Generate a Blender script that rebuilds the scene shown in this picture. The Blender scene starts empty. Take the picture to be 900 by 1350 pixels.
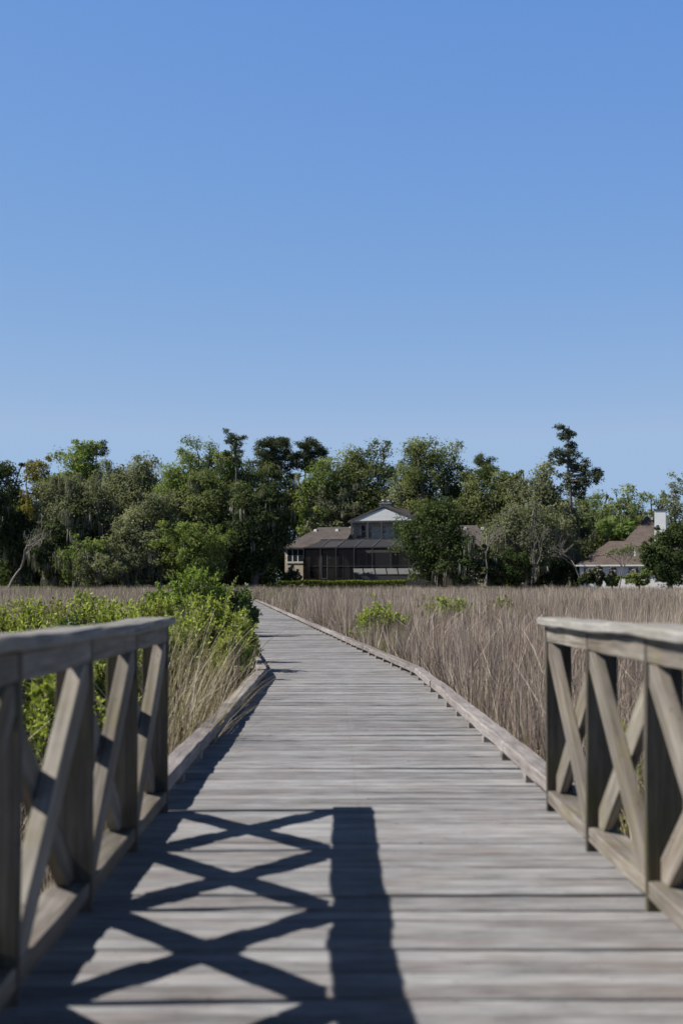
import bpy, bmesh, math, random
import numpy as np
from mathutils import Vector, Matrix

# ------------------------------------------------------------------ camera, world, sun, exposure
scene = bpy.context.scene
C = scene.collection
R = math.radians
F = 1875.0            # focal length in photo pixels (900 x 1350, 50 mm on full frame)
VX, HY = 437.0, 767.0 # vanishing point of the boardwalk, horizon row
ZC = 2.23             # eye height above the marsh mud

cam_d = bpy.data.cameras.new('camera')
cam = bpy.data.objects.new('camera', cam_d)
C.objects.link(cam)
cam.location = (0, 0, ZC)
cam.rotation_euler = (R(90), 0, 0)
cam_d.sensor_fit = 'VERTICAL'
cam_d.sensor_height = 36.0
cam_d.lens = 50.0
cam_d.shift_y = (HY - 675.0) / 1350.0
cam_d.shift_x = (450.0 - VX) / 1350.0
cam_d.clip_start = 0.1
cam_d.clip_end = 6000
cam_d.dof.use_dof = True
cam_d.dof.focus_distance = 30.0
cam_d.dof.aperture_fstop = 2.6
scene.camera = cam

SUN_EL, SUN_AZ = 44.0, -92.0      # azimuth clockwise from +Y (the view direction)
world = bpy.data.worlds.new('World')
scene.world = world
world.use_nodes = True
wn = world.node_tree
wn.nodes.clear()
sky = wn.nodes.new('ShaderNodeTexSky')
sky.sky_type = 'NISHITA'
sky.sun_disc = False
sky.sun_elevation = R(SUN_EL)
sky.sun_rotation = R(SUN_AZ)
sky.air_density = 1.0
sky.dust_density = 0.1
sky.ozone_density = 6.0
sky.altitude = 1500
def wnode(kind, **kw):
    nd = wn.nodes.new(kind)
    for k_, v_ in kw.items():
        setattr(nd, k_, v_)
    return nd
# clear spring sky: the Nishita colours evened out towards the horizon, deeper towards the zenith
sep = wnode('ShaderNodeSeparateColor')
wn.links.new(sky.outputs[0], sep.inputs[0])
com = wnode('ShaderNodeCombineColor')
geo = wnode('ShaderNodeNewGeometry')
sxyz = wnode('ShaderNodeSeparateXYZ')
wn.links.new(geo.outputs['Incoming'], sxyz.inputs[0])
el = wnode('ShaderNodeMapRange', interpolation_type='SMOOTHSTEP')
for i_, v_ in enumerate((-0.37, -0.62, 1.0, 0.08)):
    el.inputs[i_ + 1].default_value = v_
wn.links.new(sxyz.outputs['Z'], el.inputs[0])
for i_, (ex, ml) in enumerate(((0.90, 1.58), (0.55, 2.24), (0.12, 5.77))):
    pw = wnode('ShaderNodeMath', operation='POWER')
    wn.links.new(sep.outputs[i_], pw.inputs[0])
    pw.inputs[1].default_value = ex
    mu = wnode('ShaderNodeMath', operation='MULTIPLY')
    wn.links.new(pw.outputs[0], mu.inputs[0])
    mu.inputs[1].default_value = ml
    m2_ = wnode('ShaderNodeMath', operation='MULTIPLY')
    wn.links.new(mu.outputs[0], m2_.inputs[0])
    wn.links.new(el.outputs[0], m2_.inputs[1])
    cp_ = wnode('ShaderNodeMath', operation='MINIMUM')
    wn.links.new(m2_.outputs[0], cp_.inputs[0])
    cp_.inputs[1].default_value = (3.45, 4.95, 7.6)[i_]
    wn.links.new(cp_.outputs[0], com.inputs[i_])
bg = wn.nodes.new('ShaderNodeBackground')
bg.inputs['Strength'].default_value = 0.0707
wo = wn.nodes.new('ShaderNodeOutputWorld')
wn.links.new(com.outputs[0], bg.inputs[0])
wn.links.new(bg.outputs[0], wo.inputs[0])

sun_d = bpy.data.lights.new('sun', 'SUN')
sun_d.energy = 5.0
sun_d.angle = R(0.5)
sun_d.color = (1.0, 0.955, 0.89)
sun = bpy.data.objects.new('sun', sun_d)
C.objects.link(sun)
sdir = Vector((math.sin(R(SUN_AZ)) * math.cos(R(SUN_EL)), math.cos(R(SUN_AZ)) * math.cos(R(SUN_EL)), math.sin(R(SUN_EL))))
sun.rotation_euler = sdir.to_track_quat('Z', 'Y').to_euler()
sun.location = (-30, 0, 40)

scene.view_settings.view_transform = 'Standard'
scene.view_settings.look = 'None'
scene.view_settings.gamma = 1.0
scene.view_settings.use_curve_mapping = False
scene.view_settings.exposure = 0.5
scene.render.engine = 'CYCLES'
scene.cycles.max_bounces = 8
scene.cycles.transparent_max_bounces = 12

rng = np.random.default_rng(7)
random.seed(7)

def P(px, py, d):
    """A point of the place, from where the photo shows it and its real distance."""
    return Vector(((px - VX) / F * d, d, ZC - (py - HY) / F * d))

# ------------------------------------------------------------------ helpers
def fast_mesh(name, verts, faces, tone=None, smooth=False):
    """verts (n,3); faces: list of (k, m) index arrays."""
    me = bpy.data.meshes.new(name)
    verts = np.asarray(verts, dtype=np.float32)
    me.vertices.add(len(verts))
    me.vertices.foreach_set('co', verts.ravel())
    loops = np.concatenate([f.ravel() for f in faces]).astype(np.int32)
    counts = np.concatenate([np.full(len(f), f.shape[1], dtype=np.int32) for f in faces])
    starts = np.concatenate([[0], np.cumsum(counts)[:-1]]).astype(np.int32)
    me.loops.add(len(loops))
    me.loops.foreach_set('vertex_index', loops)
    me.polygons.add(len(counts))
    me.polygons.foreach_set('loop_start', starts)
    me.polygons.foreach_set('loop_total', counts)
    me.polygons.foreach_set('use_smooth', np.full(len(counts), bool(smooth)))
    me.update(calc_edges=True)
    if tone is not None:
        a = me.attributes.new('tone', 'FLOAT', 'POINT')
        a.data.foreach_set('value', np.asarray(tone, dtype=np.float32))
    me.validate()
    return me

class MB:
    """Collects shapes for ONE mesh object."""
    def __init__(self):
        self.v, self.f, self.t, self.n = [], [], [], 0
    def add(self, v, faces, tone=0.5):
        v = np.asarray(v, dtype=np.float64).reshape(-1, 3)
        self.v.append(v)
        for f in faces:
            f = np.asarray(f, dtype=np.int64)
            if f.ndim == 1:
                f = f[None, :]
            self.f.append(f + self.n)
        self.t.append(np.broadcast_to(np.asarray(tone, dtype=np.float64), (len(v),)))
        self.n += len(v)
    def box(self, x0, x1, y0, y1, z0, z1, tone=0.5):
        v = [(x, y, z) for z in (z0, z1) for y in (y0, y1) for x in (x0, x1)]
        self.add(v, [[[0, 2, 3, 1], [4, 5, 7, 6], [0, 1, 5, 4], [2, 6, 7, 3], [0, 4, 6, 2], [1, 3, 7, 5]]], tone)
    def prism(self, poly, axis, a0, a1, tone=0.5):
        """poly: list of 2-D points, extruded along axis 'x', 'y' or 'z'."""
        n = len(poly)
        def mk(p, a):
            return {'x': (a, p[0], p[1]), 'y': (p[0], a, p[1]), 'z': (p[0], p[1], a)}[axis]
        v = [mk(p, a0) for p in poly] + [mk(p, a1) for p in poly]
        f = [[list(range(n))], [list(range(2 * n - 1, n - 1, -1))]]
        f += [[[i, (i + 1) % n, n + (i + 1) % n, n + i]] for i in range(n)]
        self.add(v, f, tone)
    def tube(self, pts, radii, sides=5, tone=0.5):
        pts = np.asarray(pts, dtype=float)
        n = len(pts)
        t = np.gradient(pts, axis=0)
        t /= np.linalg.norm(t, axis=1)[:, None] + 1e-9
        ref = np.array([0.31, 0.93, 0.2]) if abs(t[0][2]) > 0.7 else np.array([0, 0, 1.0])
        u = np.cross(t, ref)
        u /= np.linalg.norm(u, axis=1)[:, None] + 1e-9
        w = np.cross(t, u)
        a = np.arange(sides) * 2 * math.pi / sides
        v = (pts[:, None, :] + np.asarray(radii)[:, None, None] * (np.cos(a)[None, :, None] * u[:, None, :] + np.sin(a)[None, :, None] * w[:, None, :])).reshape(-1, 3)
        i, j = np.meshgrid(np.arange(n - 1), np.arange(sides), indexing='ij')
        i, j = i.ravel(), j.ravel()
        q = np.stack([i * sides + j, i * sides + (j + 1) % sides, (i + 1) * sides + (j + 1) % sides, (i + 1) * sides + j], 1)
        self.add(v, [q], tone)
    def build(self, name, mat, parent=None, smooth=False):
        me = fast_mesh(name, np.concatenate(self.v), self.f, np.concatenate(self.t), smooth)
        me.materials.append(mat)
        o = bpy.data.objects.new(name, me)
        C.objects.link(o)
        if parent is not None:
            o.parent = parent
        return o

def tag(o, label, cat, group=None):
    o['label'] = label
    o['category'] = cat
    if group:
        o['group'] = group
    return o

def struct(o, kind='structure'):
    o['kind'] = kind
    return o

def empty(name, loc=(0, 0, 0), rot=(0, 0, 0)):
    o = bpy.data.objects.new(name, None)
    C.objects.link(o)
    o.location = loc
    o.rotation_euler = rot
    o.empty_display_size = 0.2
    return o

def frame(p, dx, up):
    dx = Vector(dx).normalized()
    up = Vector(up)
    dy = up.cross(dx).normalized()
    dz = dx.cross(dy).normalized()
    m = Matrix((dx, dy, dz)).transposed().to_4x4()
    m.translation = Vector(p)
    return m

# ------------------------------------------------------------------ materials
class NT:
    def __init__(self, name):
        self.m = bpy.data.materials.new(name)
        self.m.use_nodes = True
        self.t = self.m.node_tree
        self.t.nodes.clear()
        self.out = self.t.nodes.new('ShaderNodeOutputMaterial')
    def n(self, kind, **kw):
        nd = self.t.nodes.new(kind)
        for k, v in kw.items():
            if k in nd.inputs.keys():
                nd.inputs[k].default_value = v
            else:
                setattr(nd, k, v)
        return nd
    def l(self, a, b):
        self.t.links.new(a, b)
    def ramp(self, fac, stops, f=1.0):
        stops = [(p_, tuple(c_ * f for c_ in cc_)) for p_, cc_ in stops]
        r = self.n('ShaderNodeValToRGB')
        el = r.color_ramp.elements
        while len(el) > 1:
            el.remove(el[0])
        el[0].position = stops[0][0]
        el[0].color = (*stops[0][1], 1)
        for p, c in stops[1:]:
            e = el.new(p)
            e.color = (*c, 1)
        self.l(fac, r.inputs[0])
        return r.outputs[0]
    def math(self, op, a, b=None):
        m = self.n('ShaderNodeMath', operation=op)
        for i, s in enumerate((a, b)):
            if s is None:
                continue
            if isinstance(s, (int, float)):
                m.inputs[i].default_value = s
            else:
                self.l(s, m.inputs[i])
        return m.outputs[0]
    def mix(self, fac, a, b, blend='MIX'):
        m = self.n('ShaderNodeMix', data_type='RGBA', blend_type=blend)
        for s, idx in ((fac, 0), (a, 6), (b, 7)):
            if isinstance(s, (int, float)):
                m.inputs[idx].default_value = s
            elif isinstance(s, tuple):
                m.inputs[idx].default_value = (*s, 1)
            else:
                self.l(s, m.inputs[idx])
        return m.outputs[2]
    def noise(self, vec=None, scale=5, detail=4, rough=0.55, w=None):
        nz = self.n('ShaderNodeTexNoise', noise_dimensions='4D' if w is not None else '3D')
        nz.inputs['Scale'].default_value = scale
        nz.inputs['Detail'].default_value = detail
        nz.inputs['Roughness'].default_value = rough
        if vec is not None:
            self.l(vec, nz.inputs['Vector'])
        if w is not None:
            self.l(w, nz.inputs['W'])
        return nz.outputs[0]
    def mapping(self, vec, scale):
        mp = self.n('ShaderNodeMapping')
        mp.inputs['Scale'].default_value = scale
        self.l(vec, mp.inputs['Vector'])
        return mp.outputs[0]

def wood_mat(name, stops, algae=0.0, algae_col=(0.13, 0.12, 0.035), warm=(0.22, 0.15, 0.11), warm_amt=0.35, grain_axis=0, bump=0.35, along=1.0):
    k = NT(name)
    tc = k.n('ShaderNodeTexCoord').outputs['Object']
    at = k.n('ShaderNodeAttribute', attribute_name='tone').outputs['Fac']
    oi = k.n('ShaderNodeObjectInfo').outputs['Random']
    w = k.math('ADD', k.math('MULTIPLY', at, 61.0), k.math('MULTIPLY', oi, 37.0))
    sc = [42.0, 42.0, 42.0]
    sc[grain_axis] = 1.3 * along
    g = k.noise(k.mapping(tc, tuple(sc)), 1.0, 6, 0.62, w)
    sc2 = [7.0, 7.0, 7.0]
    sc2[grain_axis] = 0.8 * along
    b = k.noise(k.mapping(tc, tuple(sc2)), 1.0, 4, 0.6, w)
    v = k.math('ADD', k.math('MULTIPLY', g, 0.55), k.math('MULTIPLY', b, 0.45))
    wn_ = k.n('ShaderNodeTexWhiteNoise', noise_dimensions='1D')
    k.l(w, wn_.inputs['W'])
    pt = wn_.outputs['Value']
    v = k.math('ADD', v, k.math('MULTIPLY', k.math('SUBTRACT', pt, 0.5), 0.17))
    col = k.ramp(v, stops, 0.72)
    wfac = k.math('MULTIPLY', k.math('MAXIMUM', k.math('SUBTRACT', k.noise(k.mapping(tc, tuple(sc2)), 0.7, 3, 0.5, k.math('ADD', w, 11.3)), 0.45), 0.0), warm_amt * 5)
    col = k.mix(k.math('MINIMUM', wfac, 0.6), col, warm)
    if algae > 0:
        af = k.math('MULTIPLY', k.math('MAXIMUM', k.math('SUBTRACT', k.noise(tc, 3.2, 5, 0.65, k.math('ADD', w, 5.7)), 0.47), 0.0), algae * 6)
        col = k.mix(k.math('MINIMUM', af, 0.75), col, algae_col)
    # checks: thin dark cracks along the grain
    sc3 = [95.0, 95.0, 95.0]
    sc3[grain_axis] = 1.0
    cr = k.noise(k.mapping(tc, tuple(sc3)), 1.0, 2, 0.5, w)
    cf = k.math('MULTIPLY', k.math('MAXIMUM', k.math('SUBTRACT', 0.40, cr), 0.0), 8.0)
    col = k.mix(k.math('MINIMUM', cf, 0.7), col, (0.05, 0.045, 0.04))
    sc4 = [8.0, 8.0, 8.0]
    sc4[grain_axis] = 3.2
    vo = k.n('ShaderNodeTexVoronoi', voronoi_dimensions='4D')
    k.l(k.mapping(tc, tuple(sc4)), vo.inputs['Vector'])
    k.l(w, vo.inputs['W'])
    kf = k.math('MULTIPLY', k.math('MAXIMUM', k.math('SUBTRACT', 0.20, vo.outputs['Distance']), 0.0), 9.0)
    col = k.mix(k.math('MINIMUM', kf, 0.75), col, (0.055, 0.042, 0.032))
    p = k.n('ShaderNodeBsdfPrincipled')
    k.l(col, p.inputs['Base Color'])
    p.inputs['Roughness'].default_value = 0.82
    p.inputs['Specular IOR Level'].default_value = 0.25
    bp = k.n('ShaderNodeBump')
    bp.inputs['Strength'].default_value = bump
    bp.inputs['Distance'].default_value = 0.006
    k.l(g, bp.inputs['Height'])
    k.l(bp.outputs[0], p.inputs['Normal'])
    k.l(p.outputs[0], k.out.inputs[0])
    return k.m

def leaf_mat(name, stops, trans=0.35, gloss=0.0, tint=(1.15, 1.25, 0.6), f=0.72):
    """stops: ramp over the per-leaf tone attribute."""
    k = NT(name)
    at = k.n('ShaderNodeAttribute', attribute_name='tone').outputs['Fac']
    col = k.ramp(at, stops, f)
    d = k.n('ShaderNodeBsdfDiffuse')
    k.l(col, d.inputs[0])
    tr = k.n('ShaderNodeBsdfTranslucent')
    tcol = k.mix(1.0, col, tint, 'MULTIPLY')
    k.l(tcol, tr.inputs[0])
    ms = k.n('ShaderNodeMixShader')
    ms.inputs[0].default_value = trans
    k.l(d.outputs[0], ms.inputs[1])
    k.l(tr.outputs[0], ms.inputs[2])
    last = ms.outputs[0]
    if gloss > 0:
        gl = k.n('ShaderNodeBsdfGlossy')
        gl.inputs['Roughness'].default_value = 0.6
        gl.inputs[0].default_value = (1, 1, 1, 1)
        m2 = k.n('ShaderNodeMixShader')
        m2.inputs[0].default_value = gloss
        k.l(last, m2.inputs[1])
        k.l(gl.outputs[0], m2.inputs[2])
        last = m2.outputs[0]
    k.l(last, k.out.inputs[0])
    return k.m

def plain_mat(name, col, rough=0.7, spec=0.3, noise_amt=0.25, noise_scale=3.0, metal=0.0, stretch=(1, 1, 1)):
    k = NT(name)
    tc = k.n('ShaderNodeTexCoord').outputs['Object']
    nz = k.noise(k.mapping(tc, stretch), noise_scale, 6, 0.65)
    lo = tuple(c * (1 - noise_amt) for c in col)
    hi = tuple(min(1, c * (1 + noise_amt)) for c in col)
    c = k.ramp(nz, [(0.3, lo), (0.7, hi)])
    p = k.n('ShaderNodeBsdfPrincipled')
    k.l(c, p.inputs['Base Color'])
    p.inputs['Roughness'].default_value = rough
    p.inputs['Specular IOR Level'].default_value = spec
    p.inputs['Metallic'].default_value = metal
    k.l(p.outputs[0], k.out.inputs[0])
    return k.m

M = {}
M['deck'] = wood_mat('weathered_deck', [(0.28, (0.10, 0.098, 0.098)), (0.42, (0.24, 0.237, 0.238)), (0.56, (0.375, 0.373, 0.376)), (0.74, (0.56, 0.56, 0.562))], warm=(0.20, 0.15, 0.13), warm_amt=0.30, along=4.0)
M['rail'] = wood_mat('weathered_rail', [(0.30, (0.065, 0.055, 0.047)), (0.5, (0.225, 0.200, 0.172)), (0.70, (0.46, 0.425, 0.375))], algae=0.34, warm=(0.16, 0.105, 0.065), warm_amt=0.25, along=1.8)
M['post'] = wood_mat('shade_toned_algae_wood', [(0.30, (0.035, 0.030, 0.024)), (0.5, (0.105, 0.092, 0.076)), (0.70, (0.215, 0.194, 0.165))], algae=0.45, algae_col=(0.075, 0.075, 0.025), warm=(0.10, 0.07, 0.045), warm_amt=0.25, along=1.8)  # olive algae tint, plus a darker tone that puts the posts' shade into the colour
M['cap'] = wood_mat('weathered_cap', [(0.30, (0.13, 0.122, 0.11)), (0.5, (0.31, 0.297, 0.275)), (0.70, (0.50, 0.485, 0.455))], algae=0.22, along=2.2, warm_amt=0.12)
M['curb'] = wood_mat('weathered_curb', [(0.30, (0.12, 0.105, 0.100)), (0.5, (0.31, 0.28, 0.268)), (0.70, (0.50, 0.465, 0.448))], algae=0.06, warm=(0.20, 0.14, 0.11), warm_amt=0.2, along=2.2)
M['rust'] = plain_mat('rusty_nail_steel', (0.06, 0.04, 0.03), 0.8, 0.2)
M['grass'] = leaf_mat('dry_marsh_grass', [(0.0, (0.085, 0.064, 0.050)), (0.35, (0.31, 0.238, 0.192)), (0.65, (0.58, 0.468, 0.388)), (0.88, (0.92, 0.79, 0.66)), (0.9, (0.20, 0.22, 0.06)), (1.0, (0.30, 0.32, 0.11))], trans=0.25, tint=(1, 1, 1))
M['reed'] = leaf_mat('arching_dry_reed', [(0.0, (0.15, 0.10, 0.07)), (0.5, (0.38, 0.31, 0.23)), (1.0, (0.66, 0.60, 0.48))], trans=0.25)
M['shrub'] = leaf_mat('marsh_shrub_leaves', [(0.0, (0.12, 0.155, 0.03)), (0.45, (0.32, 0.375, 0.085)), (0.8, (0.52, 0.56, 0.15)), (1.0, (0.66, 0.68, 0.27))], trans=0.42, gloss=0.012)
M['shrub_mid'] = leaf_mat('mid_green_shrub_leaves', [(0.0, (0.09, 0.145, 0.03)), (0.5, (0.23, 0.32, 0.065)), (1.0, (0.42, 0.51, 0.13))], trans=0.4, gloss=0.012)
M['shrub_dark'] = leaf_mat('dark_shrub_leaves', [(0.0, (0.045, 0.09, 0.022)), (0.5, (0.10, 0.165, 0.035)), (1.0, (0.19, 0.27, 0.06))], trans=0.35, gloss=0.04)
M['shrub_pale'] = leaf_mat('yellowish_shrub_leaves', [(0.0, (0.14, 0.155, 0.04)), (0.5, (0.27, 0.285, 0.075)), (1.0, (0.40, 0.40, 0.14))], trans=0.35)
M['stem'] = plain_mat('grey_twig_bark', (0.24, 0.20, 0.17), 0.9, 0.1)
M['bark'] = plain_mat('oak_bark', (0.13, 0.115, 0.10), 0.95, 0.1, 0.4, 6)
M['pale_bark'] = plain_mat('bleached_bark', (0.21, 0.19, 0.165), 0.95, 0.1, 0.3, 6)
M['moss'] = leaf_mat('hanging_moss', [(0.0, (0.17, 0.168, 0.13)), (1.0, (0.42, 0.41, 0.34))], trans=0.2)
def lm(n, a, b, c, t=0.3):
    M[n] = leaf_mat(n + '_leaves', [(0.0, a), (0.5, b), (1.0, c)], trans=min(.45, t + .1), f=1.24)
lm('oak', (0.060, 0.075, 0.034), (0.118, 0.138, 0.062), (0.195, 0.210, 0.100))
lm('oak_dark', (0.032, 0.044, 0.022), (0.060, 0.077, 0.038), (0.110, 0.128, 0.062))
lm('oak_grey', (0.085, 0.095, 0.060), (0.150, 0.160, 0.102), (0.235, 0.240, 0.150))
lm('oak_bright', (0.080, 0.108, 0.038), (0.145, 0.183, 0.065), (0.235, 0.265, 0.100), 0.35)
lm('spring', (0.10, 0.130, 0.068), (0.165, 0.20, 0.105), (0.25, 0.28, 0.155), 0.35)
lm('rust', (0.095, 0.10, 0.035), (0.165, 0.15, 0.05), (0.235, 0.19, 0.06), 0.4)
lm('pine', (0.031, 0.043, 0.028), (0.062, 0.078, 0.046), (0.109, 0.116, 0.065), 0.15)
lm('cedar', (0.028, 0.042, 0.019), (0.053, 0.074, 0.031), (0.101, 0.124, 0.046), 0.2)
lm('palm', (0.070, 0.116, 0.034), (0.132, 0.194, 0.062), (0.232, 0.295, 0.109), 0.3)
lm('hedge', (0.09, 0.11, 0.03), (0.16, 0.18, 0.045), (0.24, 0.25, 0.07), 0.3)

def mud_mat():
    k = NT('marsh_mud')
    tc = k.n('ShaderNodeTexCoord').outputs['Object']
    nz = k.noise(tc, 1.7, 8, 0.65)
    c = k.ramp(nz, [(0.3, (0.035, 0.03, 0.024)), (0.6, (0.085, 0.07, 0.055)), (0.8, (0.13, 0.11, 0.085))])
    p = k.n('ShaderNodeBsdfPrincipled')
    k.l(c, p.inputs['Base Color'])
    p.inputs['Roughness'].default_value = 0.8
    b = k.n('ShaderNodeBump')
    b.inputs['Distance'].default_value = 0.06
    k.l(nz, b.inputs['Height'])
    k.l(b.outputs[0], p.inputs['Normal'])
    k.l(p.outputs[0], k.out.inputs[0])
    return k.m
M['mud'] = mud_mat()
M['lawn'] = plain_mat('dark_green_lawn', (0.055, 0.07, 0.025), 0.95, 0.05, 0.4, 0.8)  # even dark green with random mottling

# ------------------------------------------------------------------ ground
SHORE = 148.0
g = MB()
xs = np.linspace(-900, 900, 60)
ys = np.concatenate([np.linspace(-60, SHORE, 40), [SHORE + 2.5], np.linspace(SHORE + 5, 2500, 12)])
XX, YY = np.meshgrid(xs, ys)
ZZ = np.where(YY <= SHORE, 0.0, np.where(YY < SHORE + 4, 0.9, 1.75))
n0, n1 = len(ys), len(xs)
ii, jj = np.meshgrid(np.arange(n0 - 1), np.arange(n1 - 1), indexing='ij')
q = np.stack([ii * n1 + jj, ii * n1 + jj + 1, (ii + 1) * n1 + jj + 1, (ii + 1) * n1 + jj], -1).reshape(-1, 4)
vv = np.stack([XX, YY, ZZ], -1).reshape(-1, 3)
gm = fast_mesh('ground', vv, [q])
gm.materials.append(M['mud'])
gm.materials.append(M['lawn'])
mi = (vv[q].mean(1)[:, 1] > SHORE).astype(np.int32)
gm.polygons.foreach_set('material_index', mi)
go = bpy.data.objects.new('ground', gm)
C.objects.link(go)
struct(go)
GZ = 1.75

# ------------------------------------------------------------------ boardwalk
H1 = 1.16                          # eye above the deck
Z1 = ZC - H1
SLOPE = 20.0 / F                   # the near run falls gently away from the eye
BEND = 20.5
Z2 = Z1 - SLOPE * BEND
HEAD = math.atan(0.0822)
END2 = 92.0
RX, LX = 1.16, -0.884              # inner faces of the posts
DX0, DX1 = -1.105, RX + 0.24    # deck edges
XM = 0.5 * (DX0 + DX1)

def deck_mesh(mb, y0, y1, x0, x1, pitch, r, nails=None):
    y = y0
    while y < y1 - 0.02:
        w = pitch - r.uniform(0.005, 0.012)
        nseg = 13
        a = x0 + r.uniform(-0.018, 0.018)
        b = x1 + r.uniform(-0.018, 0.018)
        xs = np.linspace(a, b, nseg)
        e = 0.006
        prof = np.array([(0, -0.038), (0, -e), (e, 0), (w * 0.5, -0.0015 if r.random() < 0.5 else 0.0015), (w - e, 0), (w, -e), (w, -0.038)])
        wob = np.cumsum(r.normal(0, 0.0012, nseg))
        wob -= wob.mean()
        dz = r.normal(0, 0.0022) + np.cumsum(r.normal(0, 0.0009, nseg))
        tilt = r.normal(0, 0.012)
        m = len(prof)
        v = np.zeros((nseg, m, 3))
        v[:, :, 0] = xs[:, None]
        v[:, :, 1] = y + prof[None, :, 0] + wob[:, None]
        v[:, :, 2] = prof[None, :, 1] + dz[:, None] + tilt * (prof[None, :, 0] - w / 2)
        i, j = np.meshgrid(np.arange(nseg - 1), np.arange(m - 1), indexing='ij')
        i, j = i.ravel(), j.ravel()
        qd = np.stack([i * m + j, (i + 1) * m + j, (i + 1) * m + j + 1, i * m + j + 1], 1)
        cap0 = np.arange(m)[None, :]
        cap1 = (np.arange(m)[::-1] + (nseg - 1) * m)[None, :]
        mb.add(v.reshape(-1, 3), [qd, cap0, cap1], r.random())
        if nails is not None and y < 24:
            for xn in (x0 + 0.12, (x0 + x1) / 2, x1 - 0.12):
                for fy in (0.25, 0.75):
                    xx_ = xn + r.normal(0, .006)
                    zz_ = np.interp(xx_, xs, dz) + tilt * (w * fy - w / 2) + 0.0012
                    a_ = np.arange(6) * math.pi / 3
                    rn = r.uniform(.0045, .0065)
                    ring = np.stack([xx_ + rn * np.cos(a_), y + w * fy + r.normal(0, .004) + rn * np.sin(a_), np.full(6, zz_)], 1)
                    nails.add(ring, [np.arange(6)[None, :]])
        y += pitch

bw = tag(empty('boardwalk', (0, 0, Z1)), 'long weathered grey plank boardwalk running out over the marsh and bending left', 'boardwalk')
r1 = np.random.default_rng(11)
m1 = MB()
nl1, nl2 = MB(), MB()
deck_mesh(m1, -3.0, BEND, DX0, DX1, 0.145, r1, nl1)
deck1 = m1.build('deck', M['deck'], bw)
deck1.rotation_euler = (-SLOPE, 0, 0)
m2 = MB()
deck_mesh(m2, -0.09, END2, DX0 - XM, DX1 - XM, 0.145, r1, nl2)
deck2 = m2.build('deck', M['deck'], bw)
deck2.location = (XM, BEND, Z2 - Z1 - 0.005)
deck2.rotation_euler = (0, 0, HEAD)
for nl, dk in ((nl1, deck1), (nl2, deck2)):
    no = nl.build('nail_heads', M['rust'], bw)
    no.location, no.rotation_euler = dk.location, dk.rotation_euler
    no['kind'] = 'stuff'
B2 = Matrix.Translation((XM, BEND, Z2)) @ Matrix.Rotation(HEAD, 4, 'Z')     # frame of the far run
st = MB()
for x in (DX0 + 0.12, XM, DX1 - 0.12):
    st.box(x - 0.03, x + 0.03, -3, BEND + 0.05, -0.26, -0.045)
so = st.build('stringer', M['rail'], bw)
so.rotation_euler = (-SLOPE, 0, 0)
st = MB()
for x in (DX0 + 0.12, XM, DX1 - 0.12):
    st.box(x - XM - 0.03, x - XM + 0.03, 0.1, END2, -0.26, -0.045)
so = st.build('stringer', M['rail'], bw)
so.location = deck2.location
so.rotation_euler = deck2.rotation_euler
pile_me = None
for k in range(10):
    for x in (DX0 + 0.03, DX1 - 0.03):
        if k < 5:
            p = Vector((x, 0.5 + k * 4.6, 0))
        else:
            p = B2 @ Vector((x - XM, 3.0 + (k - 5) * 4.6, 0))
        if pile_me is None:
            mb = MB()
            mb.tube([(0, 0, -0.3), (0, 0, 0.3), (0, 0, 0.62)], [0.11, 0.11, 0.105], 10)
            po = mb.build('piling', M['rail'], bw, True)
            pile_me = po.data
        else:
            po = bpy.data.objects.new('piling', pile_me)
            C.objects.link(po)
            po.parent = bw
        po.location = (p.x, p.y, -Z1)

# timbers: local X runs along the grain
def timber_data(name, L, w, h, mat, r, ch=0.006, wob=0.002, nseg=None):
    nseg = nseg or max(3, int(L / 0.18))
    xs = np.linspace(-L / 2, L / 2, nseg)
    xs[1:-1] += r.uniform(-0.03, 0.03, nseg - 2)
    a, b = w / 2, h / 2
    prof = np.array([(-a + ch, -b), (a - ch, -b), (a, -b + ch), (a, b - ch), (a - ch, b), (-a + ch, b), (-a, b - ch), (-a, -b + ch)])
    m = 8
    v = np.zeros((nseg, m, 3))
    v[:, :, 0] = xs[:, None]
    v[:, :, 1:] = prof[None]
    dy = np.cumsum(r.normal(0, wob, nseg))
    dz = np.cumsum(r.normal(0, wob, nseg))
    lin = np.linspace(0, 1, nseg)
    dy -= dy[0] + (dy[-1] - dy[0]) * lin
    dz -= dz[0] + (dz[-1] - dz[0]) * lin
    v[:, :, 1] += dy[:, None]
    v[:, :, 2] += dz[:, None]
    v[:, :, 1:] += r.normal(0, 0.0009, (nseg, m, 2))
    for e in (0, -1):
        v[e, :, 1:] *= 0.965
    i, j = np.meshgrid(np.arange(nseg - 1), np.arange(m), indexing='ij')
    i, j = i.ravel(), j.ravel()
    qd = np.stack([i * m + j, (i + 1) * m + j, (i + 1) * m + (j + 1) % m, i * m + (j + 1) % m], 1)[:, ::-1]
    me = fast_mesh(name, v.reshape(-1, 3), [qd, np.arange(m)[None, :], (np.arange(m)[::-1] + (nseg - 1) * m)[None, :]], np.full(nseg * m, r.random()))
    me.materials.append(mat)
    return me

def put(name, me, parent, mat4):
    o = bpy.data.objects.new(name, me)
    C.objects.link(o)
    o.parent = parent
    o.matrix_basis = mat4
    return o

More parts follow.
